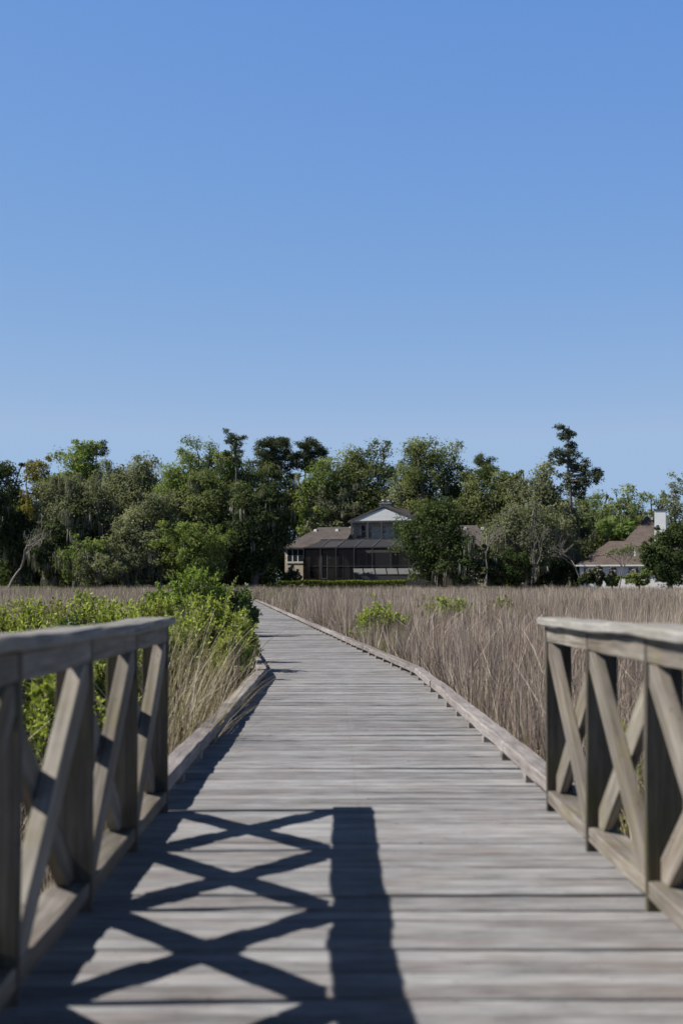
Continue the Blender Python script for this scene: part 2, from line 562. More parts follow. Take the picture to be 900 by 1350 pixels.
def clip_poly(poly, x0, x1, z0, z1):
    def cut(pts, inside, inter):
        out = []
        for i in range(len(pts)):
            a, b = pts[i - 1], pts[i]
            if inside(b):
                if not inside(a):
                    out.append(inter(a, b))
                out.append(b)
            elif inside(a):
                out.append(inter(a, b))
        return out
    def ix(c):
        return lambda a, b: (c, a[1] + (b[1] - a[1]) * (c - a[0]) / (b[0] - a[0]))
    def iz(c):
        return lambda a, b: (a[0] + (b[0] - a[0]) * (c - a[1]) / (b[1] - a[1]), c)
    poly = cut(poly, lambda p: p[0] >= x0, ix(x0))
    poly = cut(poly, lambda p: p[0] <= x1, ix(x1))
    poly = cut(poly, lambda p: p[1] >= z0, iz(z0))
    poly = cut(poly, lambda p: p[1] <= z1, iz(z1))
    return poly

def brace(parent, y0, y1, z0, z1, rising, x0, x1, w=0.135):
    """A diagonal board between two posts, cut to fit the bay; in the rail's plane."""
    a = Vector((y0, z0 if rising else z1))
    b = Vector((y1, z1 if rising else z0))
    d = (b - a).normalized()
    nrm = Vector((-d.y, d.x)) * (w / 2)
    a2, b2 = a - d * 0.3, b + d * 0.3
    poly = clip_poly([tuple(a2 + nrm), tuple(b2 + nrm), tuple(b2 - nrm), tuple(a2 - nrm)], y0 + 0.001, y1 - 0.001, z0 + 0.001, z1 - 0.001)
    c = (a + b) / 2
    # local frame: X along the board, Y across the rail's plane, Z in plane
    loc = [((Vector(p) - c).dot(d), (Vector(p) - c).dot(Vector((-d.y, d.x)))) for p in poly]
    bm = bmesh.new()
    n = len(loc)
    t = (x1 - x0) / 2
    va = [bm.verts.new((p[0], -t, p[1])) for p in loc]
    vb = [bm.verts.new((p[0], t, p[1])) for p in loc]
    bm.faces.new(va)
    bm.faces.new(vb[::-1])
    for i in range(n):
        bm.faces.new((va[i], vb[i], vb[(i + 1) % n], va[(i + 1) % n]))
    bmesh.ops.recalc_face_normals(bm, faces=bm.faces)
    bmesh.ops.bevel(bm, geom=list(bm.edges), offset=0.004, segments=2, profile=0.6, affect='EDGES')
    me = bpy.data.meshes.new('brace')
    bm.to_mesh(me)
    bm.free()
    at = me.attributes.new('tone', 'FLOAT', 'POINT')
    at.data.foreach_set('value', np.full(len(me.vertices), random.random(), dtype=np.float32))
    me.materials.append(M['rail'])
    m = frame(((x0 + x1) / 2, c.x, c.y), (0, d.x, d.y), (0, -d.y, d.x))
    return put('brace', me, parent, m)

POST_Y = [7.69 - 1.222 * k for k in range(9)]     # near corners of the posts
PW, PT = 0.14, 0.040
CAP_T, CAP_TOP = 0.044, 1.050
TOPB = CAP_TOP - CAP_T
def railing(xin, side, label, seed):
    """side +1: right rail (post grows towards +X)."""
    r = np.random.default_rng(seed)
    root = tag(empty('railing', (0, 0, Z1), (-SLOPE, 0, 0)), label, 'railing', 'railings along the near boardwalk')
    def xx(a, b):
        return (xin + side * a, xin + side * b) if side > 0 else (xin + side * b, xin + side * a)
    for k, y in enumerate(POST_Y):
        h = TOPB - 0.002
        x0, x1 = xx(0, PW)
        lean = r.normal(0, 0.004)
        put('post', timber_data('post', h + 0.10, PW, PT, M['post'], r, 0.004, 0.001), root,
            frame(((x0 + x1) / 2, y + PT / 2, (h - 0.10) / 2), (lean, r.normal(0, 0.003), 1), (0, 1, 0)))
    for k in range(len(POST_Y) - 1):
        yf, yn = POST_Y[k], POST_Y[k + 1] + PT
        L = yf - yn - 0.004
        x0, x1 = xx(0.003, 0.041)
        put('top_rail', timber_data('top_rail', L, 0.038, 0.088, M['rail'], r, 0.004, 0.0008), root,
            frame(((x0 + x1) / 2, (yf + yn) / 2, TOPB - 0.046), (0, 1, 0), (0, 0, 1)))
        x0, x1 = xx(0.004, 0.138)
        put('bottom_rail', timber_data('bottom_rail', L, 0.132, 0.066, M['rail'], r, 0.005, 0.0012), root,
            frame(((x0 + x1) / 2, (yf + yn) / 2, 0.046 + 0.033), (0, 1, 0), (0, 0, 1)))
        zb, zt = 0.113, TOPB - 0.092
        ta = 0.055 if side < 0 else 0.040
        x0, x1 = xx(0.010, 0.010 + ta)
        brace(root, yn, yf, zb, zt, True, x0, x1)        # high at the far post
        x0, x1 = xx(0.0125 + ta, 0.0525 + ta)
        brace(root, yn, yf, zb, zt, False, x0, x1)
    # cap boards, butted over the posts
    ends = [POST_Y[0] + 0.13, POST_Y[3] + 0.02, POST_Y[6] + 0.02, POST_Y[8] - 0.1]
    x0, x1 = xx(-0.036, 0.158)
    for a, b in zip(ends[:-1], ends[1:]):
        put('cap_rail', timber_data('cap_rail', a - b - 0.004, 0.192, CAP_T, M['cap'], r, 0.009, 0.0035), root,
            frame(((x0 + x1) / 2 + r.normal(0, 0.004), (a + b) / 2, CAP_TOP - CAP_T / 2), (0, 1, 0), (0, 0, 1)))
    return root
railing(LX, -1, 'shadowed wooden railing on the left, casting crossed shadows over the deck', 21)
railing(RX, 1, 'sunlit wooden railing on the right with crossed braces and a pale cap', 22)

def curb(side, label, seed):
    r = np.random.default_rng(seed)
    root = tag(empty('curb_rail', (0, 0, Z1)), label, 'curb rail', 'low timber curbs along the boardwalk')
    xin = 1.20 if side > 0 else -0.918
    W, HH, GAP = 0.135, 0.085, 0.055
    xc = xin + side * W / 2
    MA = Matrix.Rotation(-SLOPE, 4, 'X')
    MBm = Matrix.Translation((0, 0, -Z1)) @ B2
    blk = timber_data('spacer_block', 0.14, 0.130, GAP - 0.002, M['curb'], r, 0.003, 0.0005, 3)
    # near run
    y = POST_Y[0] + PT + 0.004
    shift = math.tan(HEAD / 2) * (xc - XM)
    # the far run turns left: the right curb ends later, the left one sooner
    yend = BEND + math.tan(HEAD / 2) * (xc - XM)
    L = 3.66
    first = True
    while y < yend - 0.05:
        e = min(y + (2.3 if first else L), yend)
        if yend - e < 0.6:
            e = yend
        put('beam', timber_data('beam', e - y - 0.005, W, HH, M['curb'], r, 0.010, 0.0016), root,
            MA @ frame((xc + r.normal(0, 0.004), (y + e) / 2, GAP + HH / 2), (0, 1, 0), (0, 0, 1)))
        y = e
        first = False
    y = POST_Y[0] + 1.222
    while y < yend - 0.1:
        put('spacer_block', blk, root, MA @ frame((xc + side * 0.001, y, GAP / 2 - 0.001), (0, 1, 0), (0, 0, 1)))
        y += 1.222
    # far run
    xl = xc - XM
    y = -math.tan(HEAD / 2) * xl + 0.004
    y0 = y
    while y < END2 - 1:
        e = min(y + L, END2)
        put('beam', timber_data('beam', e - y - 0.005, W, HH, M['curb'], r, 0.010, 0.0016), root,
            MBm @ frame((xl + r.normal(0, 0.004), (y + e) / 2, GAP + HH / 2 - 0.005), (0, 1, 0), (0, 0, 1)))
        y = e
    y = y0 + 0.5
    n = 0
    while y < END2 - 0.3 and n < 80:
        put('spacer_block', blk, root, MBm @ frame((xl + side * 0.001, y, GAP / 2 - 0.006), (0, 1, 0), (0, 0, 1)))
        y += 1.15
        n += 1
    return root
curb(1, 'low sunlit curb beam on blocks along the right edge of the boardwalk', 31)
curb(-1, 'low curb beam on the left edge, half hidden by green bushes', 32)

# ------------------------------------------------------------------ marsh grass
def in_walk(x, y, m=0.06):
    near = (y < BEND + 0.3) & (x > DX0 - m) & (x < DX1 + m)
    c, s = math.cos(HEAD), math.sin(HEAD)
    lx = (x - XM) * c + (y - BEND) * s
    ly = -(x - XM) * s + (y - BEND) * c
    far = (ly > -0.3) & (ly < END2 + 0.2) & (lx > DX0 - XM - m) & (lx < DX1 - XM + m)
    return near | far

def blades(x, y, z0, h, w, lean, r, tone, bend=1.0, la=None):
    n = len(x)
    th = r.uniform(0, 2 * math.pi, n)
    la = r.uniform(0, 2 * math.pi, n) if la is None else la
    dx, dy = np.cos(th) * w / 2, np.sin(th) * w / 2
    lx, ly = np.cos(la) * lean * h, np.sin(la) * lean * h
    v = np.zeros((n, 5, 3))
    v[:, 0] = np.stack([x - dx, y - dy, z0], 1)
    v[:, 1] = np.stack([x + dx, y + dy, z0], 1)
    k = 0.55
    f = k ** (1 + bend)
    v[:, 2] = np.stack([x + lx * f - dx * .8, y + ly * f - dy * .8, z0 + h * k], 1)
    v[:, 3] = np.stack([x + lx * f + dx * .8, y + ly * f + dy * .8, z0 + h * k], 1)
    v[:, 4] = np.stack([x + lx, y + ly, z0 + h * np.sqrt(np.maximum(0.15, 1 - lean ** 2 * .8))], 1)
    b = np.arange(n)[:, None] * 5
    q = b + np.array([[0, 1, 3, 2]])
    t = b + np.array([[2, 3, 4]])
    return v.reshape(-1, 3), q, t, np.repeat(tone, 5)

def patchy(x, y, s, seed):
    r = np.random.default_rng(seed)
    o = np.zeros_like(x)
    for k in range(7):
        a = r.uniform(0, 2 * math.pi)
        f = s * r.uniform(0.5, 2.2)
        o += np.sin((x * math.cos(a) + y * math.sin(a)) * f + r.uniform(0, 6.28))
    return o / 7 ** 0.5

gr = MB()
rg = np.random.default_rng(5)
def field(d0, d1, dens, w, margin):
    area = 0.25 * (d1 * d1 - d0 * d0) + 2 * margin * (d1 - d0)
    n = int(area * dens)
    y = np.sqrt(rg.uniform(d0 * d0, d1 * d1, int(n)))
    half = 0.25 * y + margin
    x = rg.uniform(-1, 1, n) * half
    keep = ~in_walk(x, y)
    x, y = x[keep], y[keep]
    # tussocks: stems gather round their crowns and spread outwards from them
    cs = 0.42 + y * 0.004
    cx_, cy_ = np.floor(x / cs), np.floor(y / cs)
    hsh = lambda a_, b_, k_: np.modf(np.abs(np.sin(a_ * 127.1 + b_ * 311.7 + k_) * 43758.5453))[0]
    ccx = (cx_ + 0.2 + 0.6 * hsh(cx_, cy_, 1.0)) * cs
    ccy = (cy_ + 0.2 + 0.6 * hsh(cx_, cy_, 2.0)) * cs
    pull = 0.55
    x, y = x + (ccx - x) * pull, y + (ccy - y) * pull
    k2_ = ~in_walk(x, y) & ~((y < 9.5) & in_walk(x, y, 0.4))
    x, y, ccx, ccy, cx_, cy_ = x[k2_], y[k2_], ccx[k2_], ccy[k2_], cx_[k2_], cy_[k2_]
    out = np.arctan2(y - ccy, x - ccx) + rg.normal(0, 0.7, len(x))
    ctone = hsh(cx_, cy_, 3.0) - 0.5
    chgt = hsh(cx_, cy_, 4.0) - 0.5
    pt = patchy(x, y, 1.1, 3)
    pt2 = patchy(x, y, 0.22, 4)
    h = 1.36 + 0.10 * pt + 0.10 * pt2 + 0.42 * chgt + rg.normal(0, 0.17, len(x)) + np.clip((y - 30) / 90, 0, 1) * 0.22
    lz = np.clip((-1.0 - x) / 0.6, 0, 1) * np.clip((34 - y) / 8, 0, 1)     # the shrubby ground left of the walk
    h *= 1 - 0.28 * lz
    h = np.clip(h, 0.4, 2.05)
    lean = np.abs(rg.normal(0.08, 0.20, len(x))) + (rg.random(len(x)) < 0.16) * rg.uniform(0.1, 0.6, len(x))
    tone = np.clip(np.where(rg.random(len(x)) < 0.58, 0.36, 0.76) + 0.10 * pt2 + 0.05 * pt + 0.32 * ctone + rg.normal(0, 0.12, len(x)), 0, 0.885)
    green = (rg.random(len(x)) < np.where(x < -1.5, 0.12, 0.035) * np.clip(1.2 + pt, 0, 3))
    tone = np.where(green, rg.uniform(0.91, 1.0, len(x)), tone)
    v, q, t, tn = blades(x, y, np.zeros(len(x)), h, w * rg.uniform(0.6, 1.3, len(x)), lean, rg, tone, la=out)
    gr.add(v, [q, t], tn)
field(2.5, 14, 260, 0.0095, 2.0)
field(14, 28, 280, 0.0125, 3.0)
field(28, 55, 140, 0.019, 4.0)
field(55, 95, 64, 0.030, 6.0)
field(95, SHORE + 1, 26, 0.05, 9.0)
n = 5200
y = np.sqrt(rg.uniform(3.0 ** 2, 42.0 ** 2, n))
x = rg.uniform(-1, 1, n) * (0.25 * y + 2)
kk = ~in_walk(x, y, 1.3)
x, y = x[kk], y[kk]
v, q, t, tn = blades(x, y, rg.uniform(0.1, 0.7, len(x)), rg.uniform(0.7, 1.3, len(x)), 0.011 + 0.0004 * y, rg.uniform(0.5, 0.98, len(x)), rg, rg.uniform(0.6, 0.88, len(x)), 0.2)
gr.add(v, [q, t], tn)
grass = gr.build('marsh_grass', M['grass'])
struct(grass, 'stuff')
grass['label'] = 'dry brown marsh grass standing across the whole marsh'

# arching dry reeds beside the left curb
def reed_clump(px, d, n, h, spread, label, seed):
    r = np.random.default_rng(seed)
    p = P(px, HY, d)
    mb = MB()
    for i in range(n):
        bx, by = p.x + r.normal(0, spread), d + r.normal(0, spread * 1.3)
        if in_walk(np.array([bx]), np.array([by]), 0.05)[0]:
            continue
        a = r.uniform(0, 2 * math.pi)
        L = h * r.uniform(0.6, 1.15)
        le = r.uniform(0.15, 0.85) * (0.7 if math.cos(a) > 0.2 else 1.0)
        ts = np.linspace(0, 1, 7)
        ox = np.cos(a) * L * le * ts ** 1.8
        oy = np.sin(a) * L * le * ts ** 1.8 * 0.7
        oz = L * (ts - 0.33 * le * ts ** 3)
        w = 0.018 * r.uniform(0.6, 1.2) * (1 - ts * 0.85)
        nx, ny = -np.sin(a + r.normal(0, .6)), np.cos(a)
        l = np.stack([bx + ox - nx * w / 2, by + oy - ny * w / 2, oz], 1)
        rr = np.stack([bx + ox + nx * w / 2, by + oy + ny * w / 2, oz], 1)
        v = np.empty((14, 3))
        v[0::2], v[1::2] = l, rr
        q = np.array([[2 * k, 2 * k + 1, 2 * k + 3, 2 * k + 2] for k in range(6)])
        mb.add(v, [q], r.random())
    o = mb.build('dry_reeds', M['reed'])
    tag(o, label, 'reeds', 'dry reed tufts beside the left curb')

reed_clump(238, 11.5, 520, 1.75, 0.20, 'arching dry reed tuft just beyond the end of the left railing', 41)
reed_clump(244, 14.0, 420, 1.5, 0.24, 'grey dry reed tuft leaning over the left curb below the bright bush', 42)
reed_clump(225, 16.5, 380, 1.9, 0.3, 'tall dry reed tuft standing behind the other two reed tufts', 43)

# ------------------------------------------------------------------ shrubs in the marsh
def leaf_quads(c, d, n_up, size, r, aspect=0.45, nrm=None):
    """Pointed leaves: centre points c, axis directions d."""
    n = len(c)
    d = d / (np.linalg.norm(d, axis=1)[:, None] + 1e-9)
    o = r.normal(0, 1, (n, 3)) if nrm is None else nrm
    s = np.cross(d, o)
    s /= np.linalg.norm(s, axis=1)[:, None] + 1e-9
    L = size[:, None]
    v = np.empty((n, 4, 3))
    v[:, 0] = c
    v[:, 1] = c + d * L * 0.55 + s * L * aspect * 0.5
    v[:, 2] = c + d * L
    v[:, 3] = c + d * L * 0.55 - s * L * aspect * 0.5
    return v.reshape(-1, 3), np.arange(n * 4).reshape(-1, 4)

def shrub(px, d, top, wpx, label, seed, mat='shrub', shoots=210, leaf=0.055, per=26, cat='shrub', group='green shrubs in the marsh', low=0.35, keepoff=True, lean=(0, 0), depth=0.85):
    low = 0.12 if d < 25 else low
    r = np.random.default_rng(seed)
    base = P(px, HY, d)
    ztop = P(px, top, d).z
    Rw = wpx / F * d / 2
    root = tag(empty('shrub', (base.x, d, 0)), label, cat, group)
    st, lf = MB(), MB()
    # main stems fan out from the root; shoots rise from them
    nst = max(6, shoots // 14)
    ends = []
    for i in range(nst):
        a = r.uniform(0, 6.283)
        q_ = math.sqrt(r.random())
        e = np.array([math.cos(a) * Rw * q_ * 0.9 + lean[0], math.sin(a) * Rw * depth * q_ * 0.9 + lean[1], ztop * (0.80 - 0.28 * q_ ** 2) * r.uniform(0.72, 1.0)])
        b = np.array([e[0] * 0.15, e[1] * 0.15, 0.0])
        t = np.linspace(0, 1, 6)[:, None]
        mid = np.array([e[0] * 0.75, e[1] * 0.75, e[2] * 0.45]) + r.normal(0, 0.04, 3)
        pts = b * (1 - t) ** 2 + 2 * mid * t * (1 - t) + e * t ** 2
        st.tube(pts, np.linspace(0.016, 0.005, 6), 4)
        ends.append(pts)
    for i in range(shoots):
        pts = ends[r.integers(nst)]
        k = r.integers(2, 6)
        p0 = pts[k] + r.normal(0, 0.05, 3) * (1, 1, 0.5)
        ln = r.uniform(0.22, 0.55) * min(1.4, max(0.6, Rw * 1.6))
        dirn = np.array([p0[0] / (Rw + .1) * 0.55, p0[1] / (Rw + .1) * 0.55, 1.0]) + r.normal(0, 0.33, 3)
        dirn /= np.linalg.norm(dirn)
        p1 = p0 + dirn * ln
        if p1[2] > ztop:
            p1 = p0 + (p1 - p0) * max(0.1, (ztop - p0[2]) / (p1[2] - p0[2] + 1e-6))
        if p0[2] < low * ztop * r.uniform(0.3, 1):
            continue
        st.tube([p0, (p0 + p1) / 2 + r.normal(0, 0.012, 3), p1], [0.005, 0.004, 0.002], 3)
        u = r.uniform(0.1, 1.0, per) ** 0.7
        c = p0 + (p1 - p0) * u[:, None]
        dv = dirn[None] * r.uniform(0.2, 0.9, per)[:, None] + r.normal(0, 0.55, (per, 3))
        sz = leaf * r.uniform(0.6, 1.3, per)
        if keepoff:
            wx, wy = c[:, 0] + base.x, c[:, 1] + d
            m_ = ~(in_walk(wx, wy, -0.22) & (c[:, 2] < 1.02))
            c, dv, sz = c[m_], dv[m_], sz[m_]
        if len(c) == 0:
            continue
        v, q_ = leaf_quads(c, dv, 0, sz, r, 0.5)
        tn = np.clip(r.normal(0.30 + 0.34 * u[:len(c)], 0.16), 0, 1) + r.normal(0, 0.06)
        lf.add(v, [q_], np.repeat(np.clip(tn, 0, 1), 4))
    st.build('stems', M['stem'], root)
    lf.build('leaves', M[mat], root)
    return root

SH = [
 # px, d, top, width px, label, seed, mat, shoots, leaf, per
 (272, 22.0, 784, 115, 'bright green bush spilling over the left curb at the bend', 101, 'shrub', 420, 0.060, 30),
 (225, 19.0, 798, 90, 'light green bush behind the dry reeds, its top just over the left railing', 102, 'shrub', 300, 0.058, 28),
 (262, 36.0, 733, 84, 'tallest green bush rising against the dark trees left of the boardwalk', 103, 'shrub_mid', 300, 0.075, 26),
 (218, 38.0, 748, 44, 'mid green bush at the left foot of the tallest bush', 104, 'shrub_mid', 260, 0.075, 24),
 (291, 39.0, 744, 36, 'narrow upright bush just right of the tallest bush', 105, 'shrub_mid', 180, 0.075, 24),
 (313, 36.0, 762, 46, 'dark rounded bush leaning over the left edge of the far boardwalk', 106, 'shrub_dark', 260, 0.070, 28),
 (309, 24.5, 790, 50, 'low glossy bush pressed against the left curb beyond the bend', 107, 'shrub', 240, 0.060, 26),
 (165, 21.0, 785, 105, 'light green bush with long shoots behind the end of the left railing', 108, 'shrub', 260, 0.060, 24),
 (105, 19.0, 783, 70, 'dark leaved bush above the middle of the left railing', 109, 'shrub_dark', 230, 0.060, 26),
 (45, 16.0, 800, 110, 'low light green bush above the left railing near the picture edge', 110, 'shrub', 280, 0.055, 26),
 (-5, 22.0, 795, 80, 'pale bush at the far left picture edge among dry grass', 111, 'shrub_pale', 200, 0.058, 22),
 (140, 14.0, 812, 120, 'bush seen through the bays of the left railing, leaves up to its cap', 112, 'shrub', 300, 0.052, 26),
 (60, 11.0, 850, 150, 'low bush seen through the nearest bays of the left railing', 113, 'shrub', 260, 0.050, 26),
 (200, 26.0, 782, 60, 'yellowish bush between the railing end and the tallest bush', 114, 'shrub_pale', 200, 0.065, 22),
 (60, 34.0, 790, 90, 'faint green bush far out in the grass at left', 115, 'shrub_pale', 160, 0.070, 20),
 (303, 20.0, 818, 44, 'low leafy growth spilling down along the left curb below the bright bush', 133, 'shrub', 190, 0.055, 26),
 (15, 13.0, 822, 130, 'broad green bush low behind the railing at the left picture edge', 128, 'shrub', 300, 0.052, 26),
 (185, 17.0, 792, 90, 'leafy bush with pale shoot tips between the railing and the dry reeds', 129, 'shrub', 300, 0.056, 26),
 (130, 25.0, 779, 120, 'long low green bush beyond the left railing, in front of the open grass', 130, 'shrub', 300, 0.065, 24),
 (20, 27.0, 788, 110, 'flat topped green bush far left, behind the railing cap', 131, 'shrub', 260, 0.065, 24),
 (205, 31.0, 774, 64, 'bush between the long low bush and the tallest bush', 132, 'shrub', 240, 0.070, 24),
 (503, 33.0, 783, 66, 'yellow green bush standing beside the right curb', 120, 'shrub', 240, 0.068, 22),
 (474, 37.5, 812, 40, 'low sparse bush against the right curb, left of the yellow green bush', 121, 'shrub_pale', 110, 0.065, 18),
 (522, 30.0, 832, 34, 'small bright tuft of leaves low beside the right curb', 122, 'shrub', 110, 0.055, 22),
 (592, 46.0, 788, 66, 'loose yellow green bush in the grass right of the boardwalk', 123, 'shrub', 170, 0.085, 20),
 (556, 60.0, 783, 42, 'small pale bush farther out, between two yellow green bushes', 124, 'shrub_pale', 90, 0.10, 18),
 (664, 50.0, 786, 50, 'thin pale bush in the grass left of the right railing', 125, 'shrub_pale', 100, 0.09, 18),
 (832, 9.8, 905, 34, 'leafy sprig seen through the bays of the right railing', 126, 'shrub', 60, 0.045, 22),
 (440, 50.0, 800, 34, 'low faint green bush by the far right curb', 127, 'shrub_pale', 90, 0.075, 18),
]
for px, d, top, w, lab, sd, mat, sh, lf_, per in SH:
    shrub(px, d, top, w, lab, sd, mat, int(sh * 2.5), lf_ * 1.15, per)

# ------------------------------------------------------------------ trees on the shore
def bez(a, m, b, n):
    t = np.linspace(0, 1, n)[:, None]
    return a * (1 - t) ** 2 + 2 * m * t * (1 - t) + b * t ** 2

def crown_leaves(mb, cl, rad, per, leaf, r, flat=0.75, tone_sd=0.13, aspect=0.7):
    fine = 1.6                      # smaller, more numerous leaf sprays
    leaf = leaf * 0.80
    for c, rd in zip(cl, rad):
        n = int(per * fine * (max(rd, .5) ** 1.6) * .82)
        u = r.normal(0, 1, (n, 3))
        u /= np.linalg.norm(u, axis=1)[:, None]
        rr = rd * r.uniform(0.35, 1.0, n) ** 0.6
        # ragged sprays rather than a ball
        ph = r.uniform(0, 6.28, 4)
        lob = 1 + 0.35 * np.sin(3 * u[:, 0] * 2 + ph[0]) * np.sin(3 * u[:, 1] * 2 + ph[1]) + 0.25 * np.sin(7 * u[:, 2] + ph[2])
        p = c + u * (rr * lob)[:, None] * np.array([1, 1, flat])
        nn = u + r.normal(0, 0.5, (n, 3)) + np.array([0, 0, 0.25])
        dv = np.cross(nn, r.normal(0, 1, (n, 3)))
        v, q_ = leaf_quads(p, dv, 0, leaf * r.uniform(0.6, 1.4, n), r, aspect, nn)
        base = r.normal(0.5, 0.24)
        mb.add(v, [q_], np.repeat(np.clip(base + r.normal(0, tone_sd, n), 0, 1), 4))

def moss_strips(mb, cl, rad, n, r, lmin=0.6, lmax=2.2):
    for i in range(n):
        k = r.integers(len(cl))
        c, rd = cl[k], rad[k]
        ctr = c + np.array([r.normal(0, rd * .55), r.normal(0, rd * .55), -rd * r.uniform(0.0, 0.7)])
        ns = r.integers(5, 12)
        Lm = r.uniform(lmin, lmax)
        for s in range(ns):
            p = ctr + np.array([r.normal(0, .22), r.normal(0, .22), r.normal(0, .12)])
            L = Lm * r.uniform(0.4, 1.0)
            w = r.uniform(0.05, 0.13)
            a = r.uniform(0, 3.14)
            dx = np.array([math.cos(a), math.sin(a), 0])
            sway = np.array([r.normal(0, .06), r.normal(0, .06), 0])
            v = [p - dx * w / 2, p + dx * w / 2, p + dx * w * .4 + sway - np.array([0, 0, L * .6]), p - dx * w * .4 + sway - np.array([0, 0, L * .6]), p + sway * 1.4 - np.array([0, 0, L])]
            mb.add(v, [[[0, 1, 2, 3]], [[3, 2, 4]]], r.random())

def oak(px, d, top, wpx, label, seed, mat='oak', cb=0.22, n=52, moss=0, leaf=0.30, per=170, cl_scale=1.12, depth=0.8, bark='bark', cat='tree', group='trees along the far shore', name='oak_tree', pointy=0.0, limbs=13, drop=0.0, trunk_r=0.38, gz=None):
    r = np.random.default_rng(seed)
    g0 = GZ if gz is None else gz
    b = P(px, HY, d)
    H = P(px, top, d).z - g0
    Rw = wpx / F * d / 2 * 1.12
    n = int(n * 1.35)
    cb = cb * 0.6 if cb < 0.3 else cb * 0.85
    root = tag(empty(name, (b.x, d, g0)), label, cat, group)
    cz, rz = H * (1 + cb) / 2, H * (1 - cb) / 2
    ph = r.uniform(0, 6.28, 6)
    cl, rad = [], []
    rs = 0.26 * (Rw * Rw * rz) ** (1 / 3) * cl_scale
    tries = 0
    while len(cl) < n and tries < n * 30:
        tries += 1
        u = r.normal(0, 1, 3)
        u /= np.linalg.norm(u)
        k = r.uniform(0.35, 1.0) ** 0.5
        env = 1 + 0.16 * math.sin(3 * math.atan2(u[1], u[0]) + ph[0]) + 0.14 * math.sin(5 * u[2] + 2.3 * u[0] + ph[1]) + 0.10 * math.sin(9 * u[0] + ph[2])
        if pointy and u[2] > 0:
            env *= 1 - pointy * 0.0
        rd = rs * r.uniform(0.6, 1.25)
        wx = Rw - rd * 0.75
        hz = rz - rd * 0.5
        sq = 1.0
        zz = u[2] * k * env
        if pointy:
            sq = 1 - pointy * max(0.0, min(1.0, (zz + 1) / 2))
        p = np.array([u[0] * wx * k * env * sq, u[1] * wx * depth * k * env * sq, cz + zz * hz])
        if p[2] > H - rd * 0.55:
            p[2] = H - rd * 0.55
        if p[2] < H * 0.05 + rd * .3:
            continue
        cl.append(p)
        rad.append(rd)
    for k in range(int(n * 0.7)):
        c0, r0_ = cl[r.integers(n if n < len(cl) else len(cl))], rs
        u = np.array([c0[0] / Rw, c0[1] / Rw, (c0[2] - cz) / rz]) + r.normal(0, .35, 3)
        u /= np.linalg.norm(u) + 1e-6
        p = c0 + u * r0_ * r.uniform(.7, 1.25)
        rd = r0_ * r.uniform(.22, .48)
        if p[2] < rd or p[2] > H + .3:
            continue
        cl.append(p)
        rad.append(rd)
    cl, rad = np.array(cl), np.array(rad)
    tr, lf = MB(), MB()
    fork = np.array([r.normal(0, .3), r.normal(0, .3), max(1.2, H * (cb * 0.7 + 0.08))])
    tr.tube(bez(np.zeros(3) - np.array([0, 0, .3]), fork * np.array([0, 0, .5]) + r.normal(0, .12, 3), fork, 6), np.linspace(trunk_r * 1.25, trunk_r * .85, 6), 7)
    order = r.permutation(len(cl))[:limbs]
    for i in order:
        e = cl[i]
        m = fork + (e - fork) * 0.5 + np.array([0, 0, r.uniform(-.1, .9) * 1.3]) + r.normal(0, .5, 3)
        pts = bez(fork, m, e, 8) + np.concatenate([np.zeros((1, 3)), r.normal(0, .13, (6, 3)), np.zeros((1, 3))])
        tr.tube(pts, np.linspace(trunk_r * .55, 0.05, 8), 5)
        for k in range(3):
            s = pts[r.integers(3, 7)]
            e2 = cl[np.argsort(np.linalg.norm(cl - s, axis=1))[r.integers(1, 5)]]
            tr.tube(bez(s, (s + e2) / 2 + r.normal(0, .4, 3), e2, 5), np.linspace(.11, .03, 5), 4)
    tr.build('trunk', M[bark], root, True)
    crown_leaves(lf, cl, rad, per, leaf, r)
    lf.build('crown', M[mat], root)
    if moss:
        mb = MB()
        moss_strips(mb, cl, rad, int(moss * 1.8), r)
        mb.build('moss', M['moss'], root)['kind'] = 'stuff'
    return root

T = 'trees along the far shore'
oak(-14, 157, 596, 76, 'dark oak at the far left end of the tree line, its trunk hung with moss', 201, 'oak_dark', 0.35, 46, 40)
oak(47, 165, 607, 46, 'slim tree with yellow and rust leaves between two dark oaks', 202, 'rust', 0.25, 40, 6, 0.26)
oak(98, 170, 584, 84, 'tall oak with a bright green rounded top over the left of the tree line', 203, 'oak_bright', 0.28, 62, 10)
oak(100, 157, 622, 104, 'oak thickly hung with grey moss, second from the left', 204, 'oak_grey', 0.34, 50, 150)
oak(172, 164, 600, 112, 'broad mossy oak between the bright topped oak and the airy tree', 205, 'oak_grey', 0.22, 60, 110)
oak(205, 153, 650, 104, 'grey green oak in front, bending low over the shore at left', 206, 'oak_grey', 0.10, 56, 55)
oak(262, 180, 577, 84, 'airy light green tree rising highest left of the dark pines', 207, 'spring', 0.45, 40, 0, 0.28, 150, 0.95)
oak(268, 155, 622, 110, 'dense mid green oak behind the tall marsh bush', 208, 'oak', 0.12, 60, 50)
oak(334, 153, 640, 92, 'dark dense oak close left of the brick coloured roof', 209, 'oak_dark', 0.05, 64, 30, per=190)
oak(326, 182, 606, 90, 'oak with hanging moss below the two dark pines', 210, 'oak', 0.25, 56, 60)
oak(425, 178, 603, 76, 'light green oak behind the left wing roof of the house', 211, 'oak_bright', 0.15, 50, 30)
oak(474, 179, 585, 98, 'tall feathery oak behind the white gable of the house', 212, 'oak', 0.15, 60, 60)
oak(440, 177, 640, 70, 'low mossy oak just over the ridge of the left wing roof', 213, 'oak_grey', 0.10, 44, 70)
oak(562, 173, 577, 92, 'tallest round crowned oak right of the house chimney', 214, 'oak', 0.30, 54, 20, 0.28, 160)
oak(545, 176, 612, 90, 'mossy oak showing through the gap beside the chimney', 215, 'oak_grey', 0.1, 44, 50)
